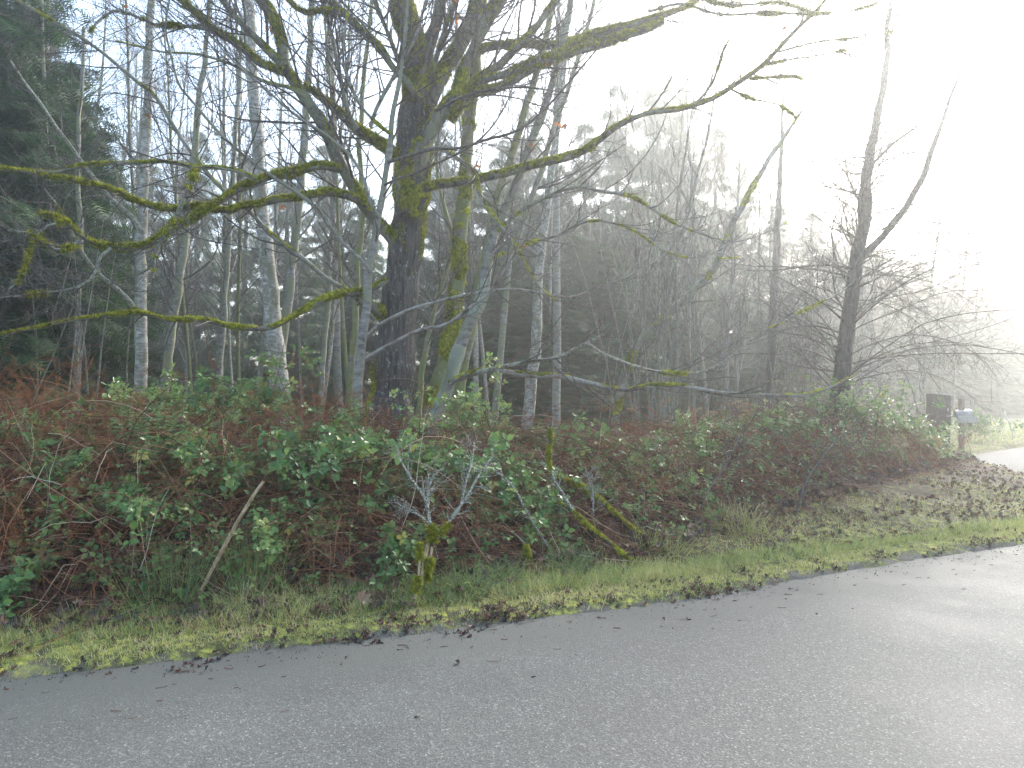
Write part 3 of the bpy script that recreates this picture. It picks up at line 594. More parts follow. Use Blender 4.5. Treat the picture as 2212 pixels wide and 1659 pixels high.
traced('alder_tree', 'straighter alder crossing behind the leaning grey alder', [
 ([(985, 900), (1000, 800), (1030, 640), (1051, 533), (1071, 450), (1088, 383), (1104, 333), (1131, 260), (1154, 167), (1181, 67), (1205, -20)], 11.0, (24, 22, 20, 18, 16, 14, 12), [dict(per=12, t0=.4, t1=1, L0=.5, L1=1.6, ang=(30, 60), up=.4, n=7), dict(per=4, t0=.15, t1=1, L0=.25, L1=.8, ang=(25, 60), up=.3, n=5)])], 'mossy_bark')
traced('alder_tree', 'mossy brown trunk with a bright green moss sleeve just right of the maple trunk', [
 ([(928, 900), (938, 846), (952, 800), (968, 753), (978, 700), (986, 640), (992, 560), (996, 480), (1004, 400), (1010, 300), (1020, 220), (1028, 120), (1034, 20)], 10.6, (30, 30, 32, 30, 30, 26, 24, 22), [dict(per=8, t0=.4, t1=1, L0=.4, L1=1.2, ang=(30, 70), up=.3, n=7), dict(per=4, t0=.15, t1=1, L0=.2, L1=.6, ang=(25, 60), up=.3, n=5)], dict(n=2400, c=-.15, t=.04, l=.035))], 'mossy_bark')
traced('alder_tree', 'pale smooth trunk standing alone against the dark cedars right of the maple', [
 ([(1138, 915), (1144, 880), (1152, 790), (1160, 690), (1166, 570), (1175, 490), (1188, 400), (1200, 300), (1214, 180), (1224, 60)], 14.5, (26, 24, 20, 18, 17, 15, 12), [dict(per=14, t0=.35, t1=1, L0=.5, L1=1.8, ang=(35, 70), up=.4, n=7), dict(per=4, t0=.15, t1=1, L0=.25, L1=.8, ang=(25, 60), up=.3, n=5)])], 'pale_bark')
traced('alder_tree', 'grey alder leaning hard right out of the sapling thicket', [
 ([(1330, 900), (1345, 830), (1365, 760), (1400, 715), (1450, 670), (1520, 610), (1560, 540), (1590, 470), (1640, 380), (1690, 300), (1730, 240)], 13.0, (20, 18, 17, 15, 13, 10, 6), long_up, dict(n=500, c=-.2, t=.02)),
 ([(1440, 678), (1455, 600), (1470, 520), (1500, 400), (1530, 290), (1545, 200)], 13.0, (9, 8, 6, 4), long_up)], 'alder_bark')
traced('dead_conifer', 'dark thin dead conifer trunk in the mist left of the forked tree', [
 ([(1664, 860), (1666, 800), (1670, 680), (1674, 600), (1680, 480), (1686, 360), (1690, 250), (1694, 200)], 19.0, (20, 18, 16, 13, 9, 5), [dict(per=30, t0=.25, t1=1, L0=.5, L1=1.6, ang=(60, 95), up=-.3, n=6), dict(per=4, t0=.15, t1=1, L0=.2, L1=.6, ang=(30, 60), up=-.1, n=4)])], 'dark_bark')

# slim stems behind the maple that read one by one
for lab, pts, d, wd in [
 ('slim mossy stem just left of the maple trunk', [(752, 900), (758, 800), (770, 650), (778, 520), (782, 400), (776, 280), (790, 150), (800, 0)], 12.5, (16, 14, 12, 10, 8)),
 ('thin grey stem between the thick birch and the maple', [(690, 890), (700, 760), (712, 600), (720, 450), (735, 300), (750, 150), (760, 20)], 15, (12, 11, 9, 7, 5)),
 ('crooked lichen-covered stem to the right of the maple trunk', [(905, 890), (912, 800), (930, 700), (960, 600), (975, 520), (962, 450), (945, 380), (940, 300)], 12.5, (13, 12, 11, 9, 6)),
 ('tall grey trunk far left in front of the big cedar', [(160, 900), (164, 760), (170, 620), (172, 480), (166, 350), (176, 200), (180, 60)], 12.5, (14, 12, 11, 9, 6)),
 ('leaning grey trunk between the narrow birch and the thick birch', [(470, 890), (476, 760), (488, 620), (495, 480), (505, 340), (515, 200), (525, 40)], 15, (14, 13, 11, 9, 7)),
 ('slanting pale trunk rising right of the leaning alder pair', [(1100, 560), (1130, 480), (1165, 380), (1190, 300), (1230, 180), (1262, 80), (1290, -20)], 12, (13, 12, 10, 8))]:
    traced('alder_tree', lab, [(pts, d, wd, tal)], 'mossy_bark' if 'mossy' in lab or 'lichen' in lab else 'alder_bark')

# ---- the forked weeping tree at the right
fk = traced('forked_tree', 'pale forked tree in the mist with drooping bare twigs, beside the mailbox', [
 ([(1803, 935), (1808, 900), (1815, 853), (1825, 753), (1835, 670), (1845, 603), (1853, 550), (1862, 500), (1870, 434), (1876, 350), (1889, 284), (1905, 200), (1915, 117), (1925, 0), (1930, -60)], 13.5, (42, 37, 32, 29, 25, 21, 17, 14, 11, 9), [dict(per=46, t0=.35, t1=.95, L0=.5, L1=2.2, ang=(45, 85), up=.1, n=8, rr=.25), dict(per=7, t0=.15, t1=1, L0=.2, L1=.8, ang=(25, 60), up=.1, n=5)]),
 ([(1852, 575), (1869, 547), (1909, 510), (1949, 460), (1985, 394), (2016, 317), (2042, 250), (2062, 187), (2076, 153), (2110, 140)], 13.4, (15, 15, 14, 12, 9, 6, 3), 'some'),
 ([(1858, 520), (1856, 450), (1862, 400), (1890, 350), (1930, 310), (1985, 270)], 13.3, (9, 8, 6, 4), 'some')], 'dark_bark')
def weeping():
    b = Buf(); base_pts = []
    C, r = line_px([(1815, 853), (1835, 670), (1853, 550), (1870, 434), (1876, 350), (1889, 284)], 13.5, (14, 13, 12, 11, 9), wig=0)
    lv1 = [dict(per=62, t0=0, t1=1, L0=2.6, L1=5.2, ang=(40, 80), up=-.75, n=12, rr=.22, az=np.array([1.0, -.35, 0]), wig=.07),
           dict(per=20, t0=.1, t1=1, L0=.5, L1=1.8, ang=(20, 50), up=-.1, n=7), dict(per=4, t0=.2, t1=1, L0=.15, L1=.5, ang=(20, 50), up=0, n=4, wig=.15)]
    twiggy(b, C, r, lv1)
    lv2 = [dict(per=44, t0=0, t1=1, L0=1.2, L1=3.0, ang=(45, 85), up=.0, n=10, rr=.4, az=np.array([-1.2, -.2, 0])),
           dict(per=9, t0=.1, t1=1, L0=.4, L1=1.2, ang=(20, 50), up=.1, n=6), dict(per=3, t0=.2, t1=1, L0=.15, L1=.4, ang=(20, 50), up=0, n=4)]
    twiggy(b, C, r, lv2)
    o = b.obj('twigs', M['twig'], None); attach(o, fk)
weeping()

# ---- sapling thickets (each a many-stemmed clump)
def clump(label, px, d, n, spread, hgt, lean, mat='grey_bark'):
    x = (px - CX) / FPX * d; z = float(gz(x, d)); rt = thing('sapling_clump', label, 'sapling clump', (x, d, z))
    k = 14; O = np.stack([x + R_(-spread, spread, n), d + R_(-.9, .9, n), np.full(n, z - .1)], -1)
    D = norm(np.stack([R_(-.16, .16, n) + lean, R_(-.1, .1, n), np.ones(n)], -1)); H = R_(.6, 1, n) * hgt
    out = [O]; bend = rng.normal(size=(n, 3)) * .02
    for j in range(k - 1):
        D = norm(D + bend + rng.normal(size=(n, 3)) * .035); out.append(out[-1] + D * (H / (k - 1))[:, None])
    P = np.stack(out, 1); r = (R_(.012, .03, n))[:, None] * np.linspace(1, .2, k)[None]
    b = Buf(); tubes(b, P, r, 5); o = b.obj('stems', M[mat], None, True); attach(o, rt)
    tb = Buf(); twiggy(tb, P, r, [dict(per=12, t0=.25, t1=1, L0=.4, L1=1.5, ang=(20, 45), up=.5, n=6), dict(per=4, t0=.2, t1=1, L0=.15, L1=.5, ang=(25, 50), up=.3, n=4)])
    o = tb.obj('twigs', M['twig'], None); attach(o, rt)
clump('dense clump of thin upright saplings behind the brambles right of the pale lone trunk', 1400, 13, 22, 1.0, 7.5, .04)
clump('fan of leaning grey saplings left of the dark dead conifer', 1540, 15, 16, 1.2, 8.0, .12)
clump('low bare sapling clump between the dead conifer and the forked tree', 1740, 16, 14, 1.2, 5.5, .05)
clump('faint clump of saplings behind the forked tree', 1900, 20, 14, 1.8, 6.5, .0)
clump('wispy grey saplings in front of the cedar at the far left', 110, 11, 10, 1.0, 4.2, .05)

# ------------------------------------------------------------------ background wood: bare alders and cedars, built once and copied
def bare_variant(h, seed):
    b = Buf(); k = 18; z = np.linspace(0, h, k)
    P = np.stack([.18 * h / 12 * fnoise(np.stack([z, z * 0, z * 0], -1), .12, seed) + .03 * np.sin(z * 1.7 + seed), .1 * fnoise(np.stack([z, z * 0, z * 0], -1), .2, seed + 9), z - .3], -1)
    r = (.095 * h / 14) * np.linspace(1, .12, k) ** .9
    tubes(b, P, r, 8); tw = Buf()
    twiggy(tw, P, r, [dict(per=54, t0=.22, t1=1, L0=.9, L1=3.4, ang=(30, 60), up=.7, n=7, rr=.4), dict(per=9, t0=.15, t1=1, L0=.35, L1=1.2, ang=(25, 55), up=.4, n=5), dict(per=3, t0=.2, t1=1, L0=.12, L1=.55, ang=(25, 55), up=.2, n=3, rmin=.003)])
    return b, tw
bare = []
for k in range(6):
    h = [15, 17, 13, 18, 14, 16][k]; b, tw = bare_variant(h, k * 7)
    rt = thing('bare_tree', '-', 'tree', (0, 0, 0)); t = b.obj('trunk', M[['alder_bark', 'grey_bark', 'mossy_bark', 'alder_bark', 'pale_bark', 'grey_bark'][k]], rt, True); c = tw.obj('crown', M['lichen_twig' if k % 2 else 'twig'], rt)
    bare.append(rt)
used = set()
LANDM = [(-60, 'left of the grey trunk by the big cedar'), (160, 'between the big cedar and the straight silver birch'), (302, 'between the silver birch and the narrow curving birch'), (350, 'just right of the narrow curving birch'), (470, 'between the leaning grey trunk and the thick white birch'), (605, 'between the thick white birch and the slim front alder'), (770, 'behind the maple trunk'), (940, 'behind the leaning alder pair'), (1140, 'right of the pale lone trunk'), (1230, 'left of the dense sapling clump'), (1340, 'behind the dense sapling clump'), (1470, 'behind the leaning sapling fan'), (1600, 'left of the dark dead conifer'), (1670, 'right of the dark dead conifer'), (1760, 'left of the forked tree'), (1840, 'right behind the forked tree'), (1960, 'behind the dark wooden box'), (2060, 'behind the mailboxes'), (2140, 'at the far right edge')]
def near_what(px):
    r = LANDM[0][1]
    for x_, t_ in LANDM:
        if px >= x_: r = t_
    return r
LOOK = ['pale streaked', 'dark grey', 'mossy olive', 'tall pale', 'whitish', 'slim grey']
def plant_bare(px, d, k, label, group, sc=1.0):
    x = (px - CX) / FPX * d; loc = (x, d, float(gz(x, d))); label = LOOK[k] + ' bare tree ' + near_what(px); group = 'bare trees ' + near_what(px)
    if k not in used:
        used.add(k); o = bare[k]; o.location = loc; o.rotation_euler = (0, 0, R_(0, 6.28)); o.scale = (sc, sc, sc); o['label'] = label; o['group'] = group
    else: o = copy_tree(bare[k], loc, R_(0, 6.28), sc, label, group)
    o.rotation_euler[0] = R_(-.08, .08); o.rotation_euler[1] = R_(-.15, .15); q_ = R_(.5, 1.05); o.scale = (sc * q_, sc * q_, sc)
zones = [(-120, 780, 34, 13.5, 30, 'thin bare grey tree in the wood left of the maple', 'thin bare trees in the left of the wood'),
         (860, 1320, 12, 17, 30, 'thin bare tree in front of the dark cedars right of the maple', 'thin bare trees before the dark cedars'),
         (1330, 1800, 16, 17, 30, 'bare tree fading into the bright mist left of the forked tree', 'bare trees fading into the mist'),
         (1880, 2240, 7, 30, 44, 'very faint pale tree in the fog behind the mailbox', 'faint pale trees in the fog')]
for x0, x1, n, d0, d1, lab, gr in zones:
    for i in range(n):
        px = x0 + (x1 - x0) * (i + R_(.1, .9)) / n; d = R_(d0, d1)
        plant_bare(px, d, int(rng.integers(0, 6)), lab, gr, R_(.8, 1.1) * (1.0 if x0 < 1300 else .62))
for o, k in zip(bare, range(6)):
    if k not in used: plant_bare(400, 24, k, zones[0][5], zones[0][6])

def cedar_variant(h, Lm, nb, ns, seed, low=.06):
    b = Buf(); z = np.linspace(-.3, h, 14); P = np.stack([.05 * np.sin(z * .5 + seed), .05 * np.cos(z * .4), z], -1); r = .017 * h * np.linspace(1, .05, 14) + .02
    tubes(b, P, r, 8)
    zz = h * (low + (1 - low) * R_(0, 1, nb) ** 1.15); az = R_(0, 2 * np.pi, nb)
    L = Lm * np.clip(1 - zz / h, .02, 1) ** .75 * R_(.6, 1.1, nb) + .25
    s = np.linspace(0, 1, 8)
    dx = np.cos(az)[:, None] * L[:, None] * s; dy = np.sin(az)[:, None] * L[:, None] * s
    drop = R_(.25, .6, nb)[:, None]
    dz = L[:, None] * (.22 * s - drop * 1.5 * s ** 2 + drop * .8 * s ** 3)
    Q = np.stack([dx, dy, zz[:, None] + dz], -1); rq = (.006 + .007 * L)[:, None] * np.linspace(1, .2, 8)
    lb = Buf(); tubes(lb, Q, rq, 3)
    f = Buf(); i = np.repeat(np.arange(nb), np.maximum(3, (ns * L / Lm * 1.3).astype(int))); K = len(i)
    u = R_(.12, 1, K); g = u * 7; j = np.clip(g.astype(int), 0, 6); g = (g - j)[:, None]
    O = Q[i, j] * (1 - g) + Q[i, j + 1] * g; T = norm(Q[i, j + 1] - Q[i, j]); Sd = norm(np.cross(T, [0, 0, 1.])); sg = rng.choice([-1, 1], K)[:, None]
    lat = (R_(0, .22, K) * L[i] * (1.05 - u))[:, None]
    O = O + Sd * sg * lat - np.array([0, 0, 1.]) * lat * .35
    D = norm(T * .55 + Sd * sg * .5 + np.array([0, 0, -.75]) + rng.normal(size=(K, 3)) * .22)
    N_ = norm(np.cross(D, rng.normal(size=(K, 3)) * .35 + Sd * sg))
    stamp(f, *FROND, O, D, N_ + rng.normal(size=(K, 3)) * .4, R_(.30, .75, K), np.clip(.45 + .2 * rng.normal(size=K), 0, 1), 1.15)
    return b, lb, f
ced = []
for k, (h, Lm, nb, ns) in enumerate([(20, 3.8, 300, 40), (17, 3.4, 250, 38), (22, 4.1, 310, 40), (19, 3.3, 240, 36)]):
    b, lb, f = cedar_variant(h, Lm, nb, ns, k)
    rt = thing('cedar_tree', '-', 'tree', (0, 0, 0)); t = b.obj('trunk', M['dark_bark'], rt, True); l = lb.obj('limbs', M['dark_bark'], rt); c = f.obj('crown', M['cedar'], rt)
    ced.append([rt, h, False])
def plant_cedar(px, d, ytop, k, label, group=None, wide=1.0):
    x = (px - CX) / FPX * d; label = label if not group else (['broad', 'shorter', 'tallest', 'narrow'][k] + ' ' + label.split(' cedar')[0] + ' cedar ' + near_what(px)); g = float(gz(x, d)); h = CAMZ - (ytop - CY) / FPX * d - g; rt, hh, u = ced[k]; s = h / hh
    loc = (x, d, g)
    if not u: ced[k][2] = True; o = rt; o.location = loc; o.rotation_euler = (0, 0, R_(0, 6.28)); o['label'] = label
    else: o = copy_tree(rt, loc, R_(0, 6.28), s, label)
    if group: o['group'] = group
    o.scale = (max(s, .8) * wide, max(s, .8) * wide, s)
plant_cedar(-70, 12.5, -450, 0, 'nearest dark green cedar filling the left edge with drooping sprays')
plant_cedar(40, 15.5, -300, 2, 'tall green cedar at the far left, behind the mossy twigs')
plant_cedar(150, 19, 130, 1, 'shorter cedar between the left edge cedars and the silver birch')
A_ = ('dark cedar far behind the thin trees left of the maple', 'dark cedars far behind the left wood')
for px, d, yt, k in [(235, 34, 330, 3), (330, 40, 350, 1), (425, 36, 280, 0), (530, 39, 330, 3), (620, 33, 350, 2), (705, 37, 310, 0), (780, 31, 390, 1)]: plant_cedar(px, d, yt, k, A_[0], A_[1])
A_ = ('dark hazy cedar behind the alders right of the maple', 'dark hazy cedars right of the maple')
for px, d, yt, k in [(945, 30, 270, 1), (1015, 25, 360, 3), (1085, 29, 300, 0), (1140, 34, 240, 2), (1205, 26, 350, 1), (1265, 31, 260, 3), (1335, 35, 180, 0), (1290, 23, 520, 1), (1075, 22, 560, 3), (1180, 21, 620, 1)]: plant_cedar(px, d, yt, k, A_[0], A_[1])
A_ = ('mist-veiled cedar', 'tall cedars dissolving in the mist')
for px, d, yt, k in [(1425, 39, 90, 2), (1475, 36, 190, 0), (1545, 38, 270, 3), (1385, 27, 400, 1), (1480, 30, 480, 1), (1610, 42, 340, 2)]: plant_cedar(px, d, yt, k, A_[0], A_[1])
A_ = ('pale grey cedar in the fog behind the forked tree', 'pale cedars in the fog at the right')
for px, d, yt, k in [(1685, 44, 440, 3), (1755, 47, 460, 0), (1830, 50, 480, 1), (1905, 52, 530, 2), (1985, 56, 560, 3), (2065, 58, 590, 0), (2145, 62, 630, 1), (2235, 64, 660, 2), (2320, 60, 640, 3), (1720, 33, 640, 1), (1600, 30, 640, 3), (1790, 44, 520, 2), (1870, 46, 540, 1), (1950, 50, 560, 0), (2030, 50, 600, 1), (2110, 54, 620, 2), (2185, 56, 650, 0)]: plant_cedar(px, d, yt, k, A_[0], A_[1], 1.35)
# ------------------------------------------------------------------ the bramble bank
def hedge_top(x): return np.interp(x, [-9, -4, -1.8, -.3, 1.0, 1.9, 2.8, 4.2, 6.0, 8.2, 9.2, 9.8], [.92, .88, .78, .70, .52, .48, .62, .92, 1.05, 1.0, .65, .0])
def hedge_h(x, y):
    f = y - yfront(x); P = np.stack([x, y, np.zeros_like(x)], -1)
    h = hedge_top(x) * (.35 * sstep(f / .5) + .65 * sstep((f - .1) / 1.5)) * (1 + .16 * fnoise(P, 1.1, 71) + .08 * fnoise(P, 3, 72))
    return np.where(f < 0, 0, h) * (1 - .35 * sstep((f - 3.2) / 1.5))
def hedge_pts(n, x0, x1, depth=3.4, pw=1.0):
    x = R_(x0, x1, n); f = depth * R_(0, 1, n) ** pw; y = yfront(x) + f
    return x, y
def arcs(x, y, z, n, L0, L1, sag=.6, k=7, upz=.3):
    D = norm(np.stack([rng.normal(size=n), rng.normal(size=n) * .7, np.abs(rng.normal(size=n)) * upz + .05], -1)); L = R_(L0, L1, n); seg = (L / (k - 1))[:, None]
    out = [np.stack([x, y, z], -1)]
    for j in range(k - 1):
        D = norm(D + np.array([0, 0, -sag / k]) + rng.normal(size=(n, 3)) * .10); out.append(out[-1] + D * seg)
    return np.stack(out, 1)

# dead stems: the brown tangle inside and in front of the leaves
b = Buf(); n = 17000; x, y = hedge_pts(n, -8, 9.6, 3.0, 1.15); H = hedge_h(x, y)
z = gz(x, y) + H * R_(.0, .93, n)
P = arcs(x, y, z, n, .25, 1.1, .9, 6, .5); zmax = gz(P[..., 0], P[..., 1]) + hedge_h(P[..., 0], P[..., 1]) * 1.06 + .04
P[..., 2] = np.clip(P[..., 2], gz(P[..., 0], P[..., 1]) + .005, zmax)
rr = (R_(.0016, .0050, n) * R_(.6, 1, n))[:, None] * np.linspace(1, .5, 6)[None]
tubes(b, P, rr, 3, np.clip(.40 + .26 * rng.normal(size=n), 0, 1))
tag(b.obj('dead_stems', M['dead_stem']), 'tangle of brown dead stems filling the bramble bank', 'undergrowth', kind='stuff')
b = Buf(); n = 1300; x, y = hedge_pts(n, -7.5, 9.0, 1.8, 1.0); z = gz(x, y) + hedge_h(x, y) * R_(.3, 1.0, n)
P = arcs(x, y + .25, z, n, .7, 1.9, 1.5, 11, 1.3); k_ = (P[..., 1] > yfront(P[..., 0]) - .12).all(1); P = P[k_]; n = len(P); P[..., 2] = np.maximum(P[..., 2], gz(P[..., 0], P[..., 1]) + .01); tubes(b, P, R_(.002, .0045, n)[:, None] * np.linspace(1, .45, 11)[None], 4, np.clip(.38 + .25 * rng.normal(size=n), 0, 1))
tag(b.obj('dead_canes', M['dead_stem']), 'long bare arching canes looping over the face of the bramble bank', 'undergrowth', kind='stuff')
# upright thin dead stalks sticking out of the bank, thicker at the right
b = Buf(); n = 2000; x, y = hedge_pts(n, -7, 9.3, 3.2, .9); k = 6
keep = R_(0, 1, n) < np.interp(x, [-8, -2, 1, 3, 9], [.55, .3, .6, 1, 1]); x, y = x[keep], y[keep]; n = len(x)
P = np.zeros((n, k, 3)); D = norm(np.stack([R_(-.5, .5, n), R_(-.4, .3, n), np.ones(n)], -1)); Ls = (hedge_h(x, y) * R_(.7, 1.35, n) + .1) / (k - 1)
P[:, 0] = np.stack([x, y, gz(x, y)], -1)
for j in range(1, k): D = norm(D + rng.normal(size=(n, 3)) * .09); P[:, j] = P[:, j - 1] + D * Ls[:, None]
tubes(b, P, R_(.0016, .004, n)[:, None] * np.linspace(1, .4, k)[None], 3, R_(.3, .95, n))
tag(b.obj('dead_stalks', M['dead_stem']), 'thin upright dead stalks poking out of the bramble bank', 'undergrowth', kind='stuff')
# rusty dead bracken
b = Buf()
for px, py, d, rx, rz, nf in [(60, 890, 7.6, .9, .4, 420), (180, 930, 7.0, .8, .3, 340), (30, 1010, 6.2, .6, .3, 300), (320, 965, 7.0, .8, .2, 200), (200, 1050, 6.0, .7, .2, 140), (60, 1150, 5.5, .5, .25, 160), (660, 885, 8.4, .5, .25, 160), (560, 930, 7.6, .8, .15, 120), (1240, 1030, 7.6, .9, .2, 140), (1450, 930, 9.6, 1.2, .25, 160), (1560, 1040, 9.4, 1.0, .25, 160), (1800, 1040, 11.4, 1.2, .25, 200), (1980, 950, 13.4, .8, .3, 160), (560, 1000, 7.2, .7, .2, 70), (760, 930, 8.2, .5, .15, 60), (150, 1090, 6.2, .9, .25, 150), (820, 985, 7.3, .4, .14, 60), (900, 1085, 6.6, .5, .2, 80), (1330, 900, 10.5, .9, .3, 110), (1130, 1060, 7.6, .8, .2, 80), (1680, 985, 11.3, 1.2, .3, 120), (1900, 1000, 12.3, 1.0, .3, 120), (1010, 1130, 6.9, .5, .2, 60), (700, 1090, 6.4, .6, .2, 60)]:
    nf = nf // 3 if px > 1000 else int(nf * .5)
    c = P3(px, py, d); O = c + rng.normal(size=(nf, 3)) * [rx * .6, .45, rz * .6]
    O[:, 2] = np.maximum(O[:, 2], gz(O[:, 0], O[:, 1]) + .05)
    O = np.repeat(O, 4, 0) + rng.normal(size=(nf * 4, 3)) * .12; O[:, 2] = np.maximum(O[:, 2], gz(O[:, 0], O[:, 1]) + .03); nf *= 4
    stamp(b, *RUST, O, rdir(nf, -.25), rdir(nf, .1), R_(.08, .24, nf), np.clip(.42 + .25 * rng.normal(size=nf), 0, 1), R_(.5, 1.2, nf))
tag(b.obj('dead_bracken', M['bracken']), 'rusty brown dead bracken fronds hanging over the bank', 'undergrowth', kind='stuff')

# leafy bramble bushes: arching canes carrying leaves of three to five leaflets
def compound(buf, O, D, size, var):
    n = len(O); up = norm(np.array([.1, -.75, 1.0]) + rng.normal(size=(n, 3)) * .40)
    D = norm(D * .6 + rng.normal(size=(n, 3)) * .5 + np.array([0, -.25, -.25])); X = norm(np.cross(D, up))
    five = R_(0, 1, n) < .35
    O2 = O + D * size[:, None] * .35
    for a_, s_, msk in ((0, 1.0, None), (74, .85, None), (-74, .85, None), (128, .68, five), (-128, .68, five)):
        a_ = np.radians(a_ + R_(-8, 8, n))[:, None]; Y = D * np.cos(a_) + X * np.sin(a_)
        m = np.ones(n, bool) if msk is None else msk
        stamp(buf, *LEAFLET, (O2 + Y * size[:, None] * .16)[m], (Y + rng.normal(size=(n, 3)) * .12)[m], (up + rng.normal(size=(n, 3)) * .15)[m], (size * s_ * R_(.85, 1.1, n))[m], np.clip(var + R_(-.06, .06, n), 0, 1)[m], R_(.85, 1.15, n)[m])
def bramble(label, px, py, d, rx, rz, ncane, leaf=.068, tone=.42, dens=1.0, yl=.05):
    if py > 1000 and px < 1300: d -= .35
    ncane = int(ncane * (.95 if px < 330 or px > 1250 else .72))
    c = P3(px, py, d); g = float(gz(c[0], c[1])); rt = thing('bramble_bush', label, 'bramble bush', (c[0], c[1], g), 'bramble bushes along the bank')
    k = 9; n = ncane
    E = c + np.stack([rng.normal(size=n) * rx * .55, rng.normal(size=n) * .3, rng.normal(size=n) * rz * .55], -1)         # where the cane's leafy end lies
    E[:, 2] = np.maximum(E[:, 2], gz(E[:, 0], E[:, 1]) + .06)
    B0 = np.stack([c[0] + rng.normal(size=n) * rx * .6, c[1] + R_(.0, .9, n), np.zeros(n)], -1); B0[:, 2] = gz(B0[:, 0], B0[:, 1])
    top = np.maximum(E[:, 2], B0[:, 2]) + R_(.05, .32, n)
    Mid = (B0 + E) / 2; Mid[:, 2] = top * 1.0 + (top - Mid[:, 2]) * .35
    u = np.linspace(0, 1, k)[None, :, None]
    P = (1 - u) ** 2 * B0[:, None] + 2 * u * (1 - u) * Mid[:, None] + u ** 2 * E[:, None]
    P += rng.normal(size=P.shape) * .015
    cb = Buf(); tubes(cb, P, R_(.0025, .0045, n)[:, None] * np.linspace(1, .45, k)[None], 4, R_(.1, .9, n)); o = cb.obj('canes', M['cane'], None, True); attach(o, rt)
    nl = int(16 * dens); i = np.repeat(np.arange(n), nl); u = R_(.38, 1.0, len(i)); g_ = u * (k - 1); j = np.clip(g_.astype(int), 0, k - 2); g_ = (g_ - j)[:, None]
    O = P[i, j] * (1 - g_) + P[i, j + 1] * g_; T = norm(P[i, j + 1] - P[i, j])
    D = norm(T * .5 + rng.normal(size=T.shape)); O = O + D * R_(.01, .07, len(i))[:, None]
    O[:, 2] = np.maximum(O[:, 2], gz(O[:, 0], O[:, 1]) + .03)
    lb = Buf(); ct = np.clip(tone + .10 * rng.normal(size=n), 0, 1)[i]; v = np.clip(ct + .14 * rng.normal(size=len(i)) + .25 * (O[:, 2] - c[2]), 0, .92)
    v = np.where(R_(0, 1, len(i)) < yl, R_(.9, 1, len(i)), v)
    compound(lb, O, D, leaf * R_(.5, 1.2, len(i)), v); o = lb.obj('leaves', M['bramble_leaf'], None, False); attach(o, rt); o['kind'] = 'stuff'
BR = [
 ('low bramble at the far left edge among rusty bracken', 90, 975, 6.6, .45, .22, 20, .07, .5),
 ('bramble trailing down the left edge of the bank', 40, 1080, 6.0, .4, .3, 18, .065, .5),
 ('small bramble sprout by the grass at the bottom left corner of the bank', 60, 1290, 5.15, .25, .1, 7, .07, .35),
 ('bramble mound with large leaves in front of the straight silver birch', 330, 895, 8.0, .75, .3, 44, .078, .5),
 ('leafy bramble mound in front of the narrow curving birch and the thick birch', 500, 880, 8.0, .7, .28, 44, .076, .45),
 ('bramble spreading below the large-leaved mound at the left of the bank', 260, 1010, 6.8, .8, .26, 34, .07, .42),
 ('bramble in the left middle of the bank above the two rush tufts', 430, 1020, 6.6, .7, .28, 36, .07, .45),
 ('thin bramble shoots above the left rush tuft', 280, 1130, 6.0, .6, .2, 20, .062, .4),
 ('darkest and densest bramble with deep green leaves hanging over the leaning stick', 665, 1030, 6.7, .6, .35, 66, .072, .28),
 ('bramble curtain between the leaning stick and the lichen-covered fallen branch', 740, 960, 7.2, .6, .2, 40, .07, .42),
 ('small-leaved bramble low beside the right rush tuft', 620, 1165, 5.95, .4, .2, 18, .058, .42),
 ('pale-leaved bramble in front of the leaning alder pair', 985, 925, 7.8, .7, .2, 26, .066, .6),
 ('bramble just above the lichen-covered fallen branch', 900, 1010, 6.9, .6, .26, 40, .07, .45),
 ('low dark sprig of bramble at the foot of the lichen-covered fallen branch', 870, 1205, 6.1, .14, .16, 12, .07, .3),
 ('bramble between the lichen-covered branch and the mossy fallen branches', 1080, 1040, 7.2, .55, .26, 34, .068, .5),
 ('thin bramble under the arch of the mossy fallen branches', 1140, 1130, 6.9, .5, .2, 24, .066, .45),
 ('bramble behind the mossy fallen branches', 1190, 960, 8.2, .7, .2, 30, .07, .5),
 ('sparse bramble right beside the mossy fallen branches', 1340, 1060, 8.2, .8, .25, 30, .068, .45),
 ('grey-green bramble low down in the middle right of the bank', 1450, 1010, 8.9, .7, .3, 38, .07, .42),
 ('bluish bramble mound below the leaning grey alder branch', 1540, 960, 10.0, .8, .3, 50, .072, .42),
 ('bramble below the dark dead conifer', 1660, 940, 11.0, .9, .3, 50, .074, .45),
 ('low bramble with glinting leaves at the right foot of the bank', 1640, 1060, 10.0, .8, .2, 24, .068, .45),
 ('tall bramble with yellowing leaves climbing the forked tree', 1850, 880, 12.3, 1.1, .38, 44, .066, .5),
 ('bramble at the foot of the forked tree', 1800, 980, 12.0, 1.0, .35, 44, .072, .45),
 ('bramble mound reaching toward the dark wooden box', 1950, 945, 13.6, .9, .35, 44, .068, .45),
 ('last bramble at the right end of the bank beside the mailbox post', 2010, 985, 14.2, .4, .35, 34, .074, .5),
 ('glinting bramble bush behind the mailbox', 2115, 918, 21.5, .8, .32, 44, .07, .42),
]
for q in BR: bramble(*q)
bramble('young pale green shoots on a cane in front of the leaning alder', 1060, 800, 8.6, .22, .25, 4, .06, .9, .7)
bramble('green leaves on a cane arching before the thick white birch', 620, 765, 9.6, .5, .14, 7, .075, .5, .7)
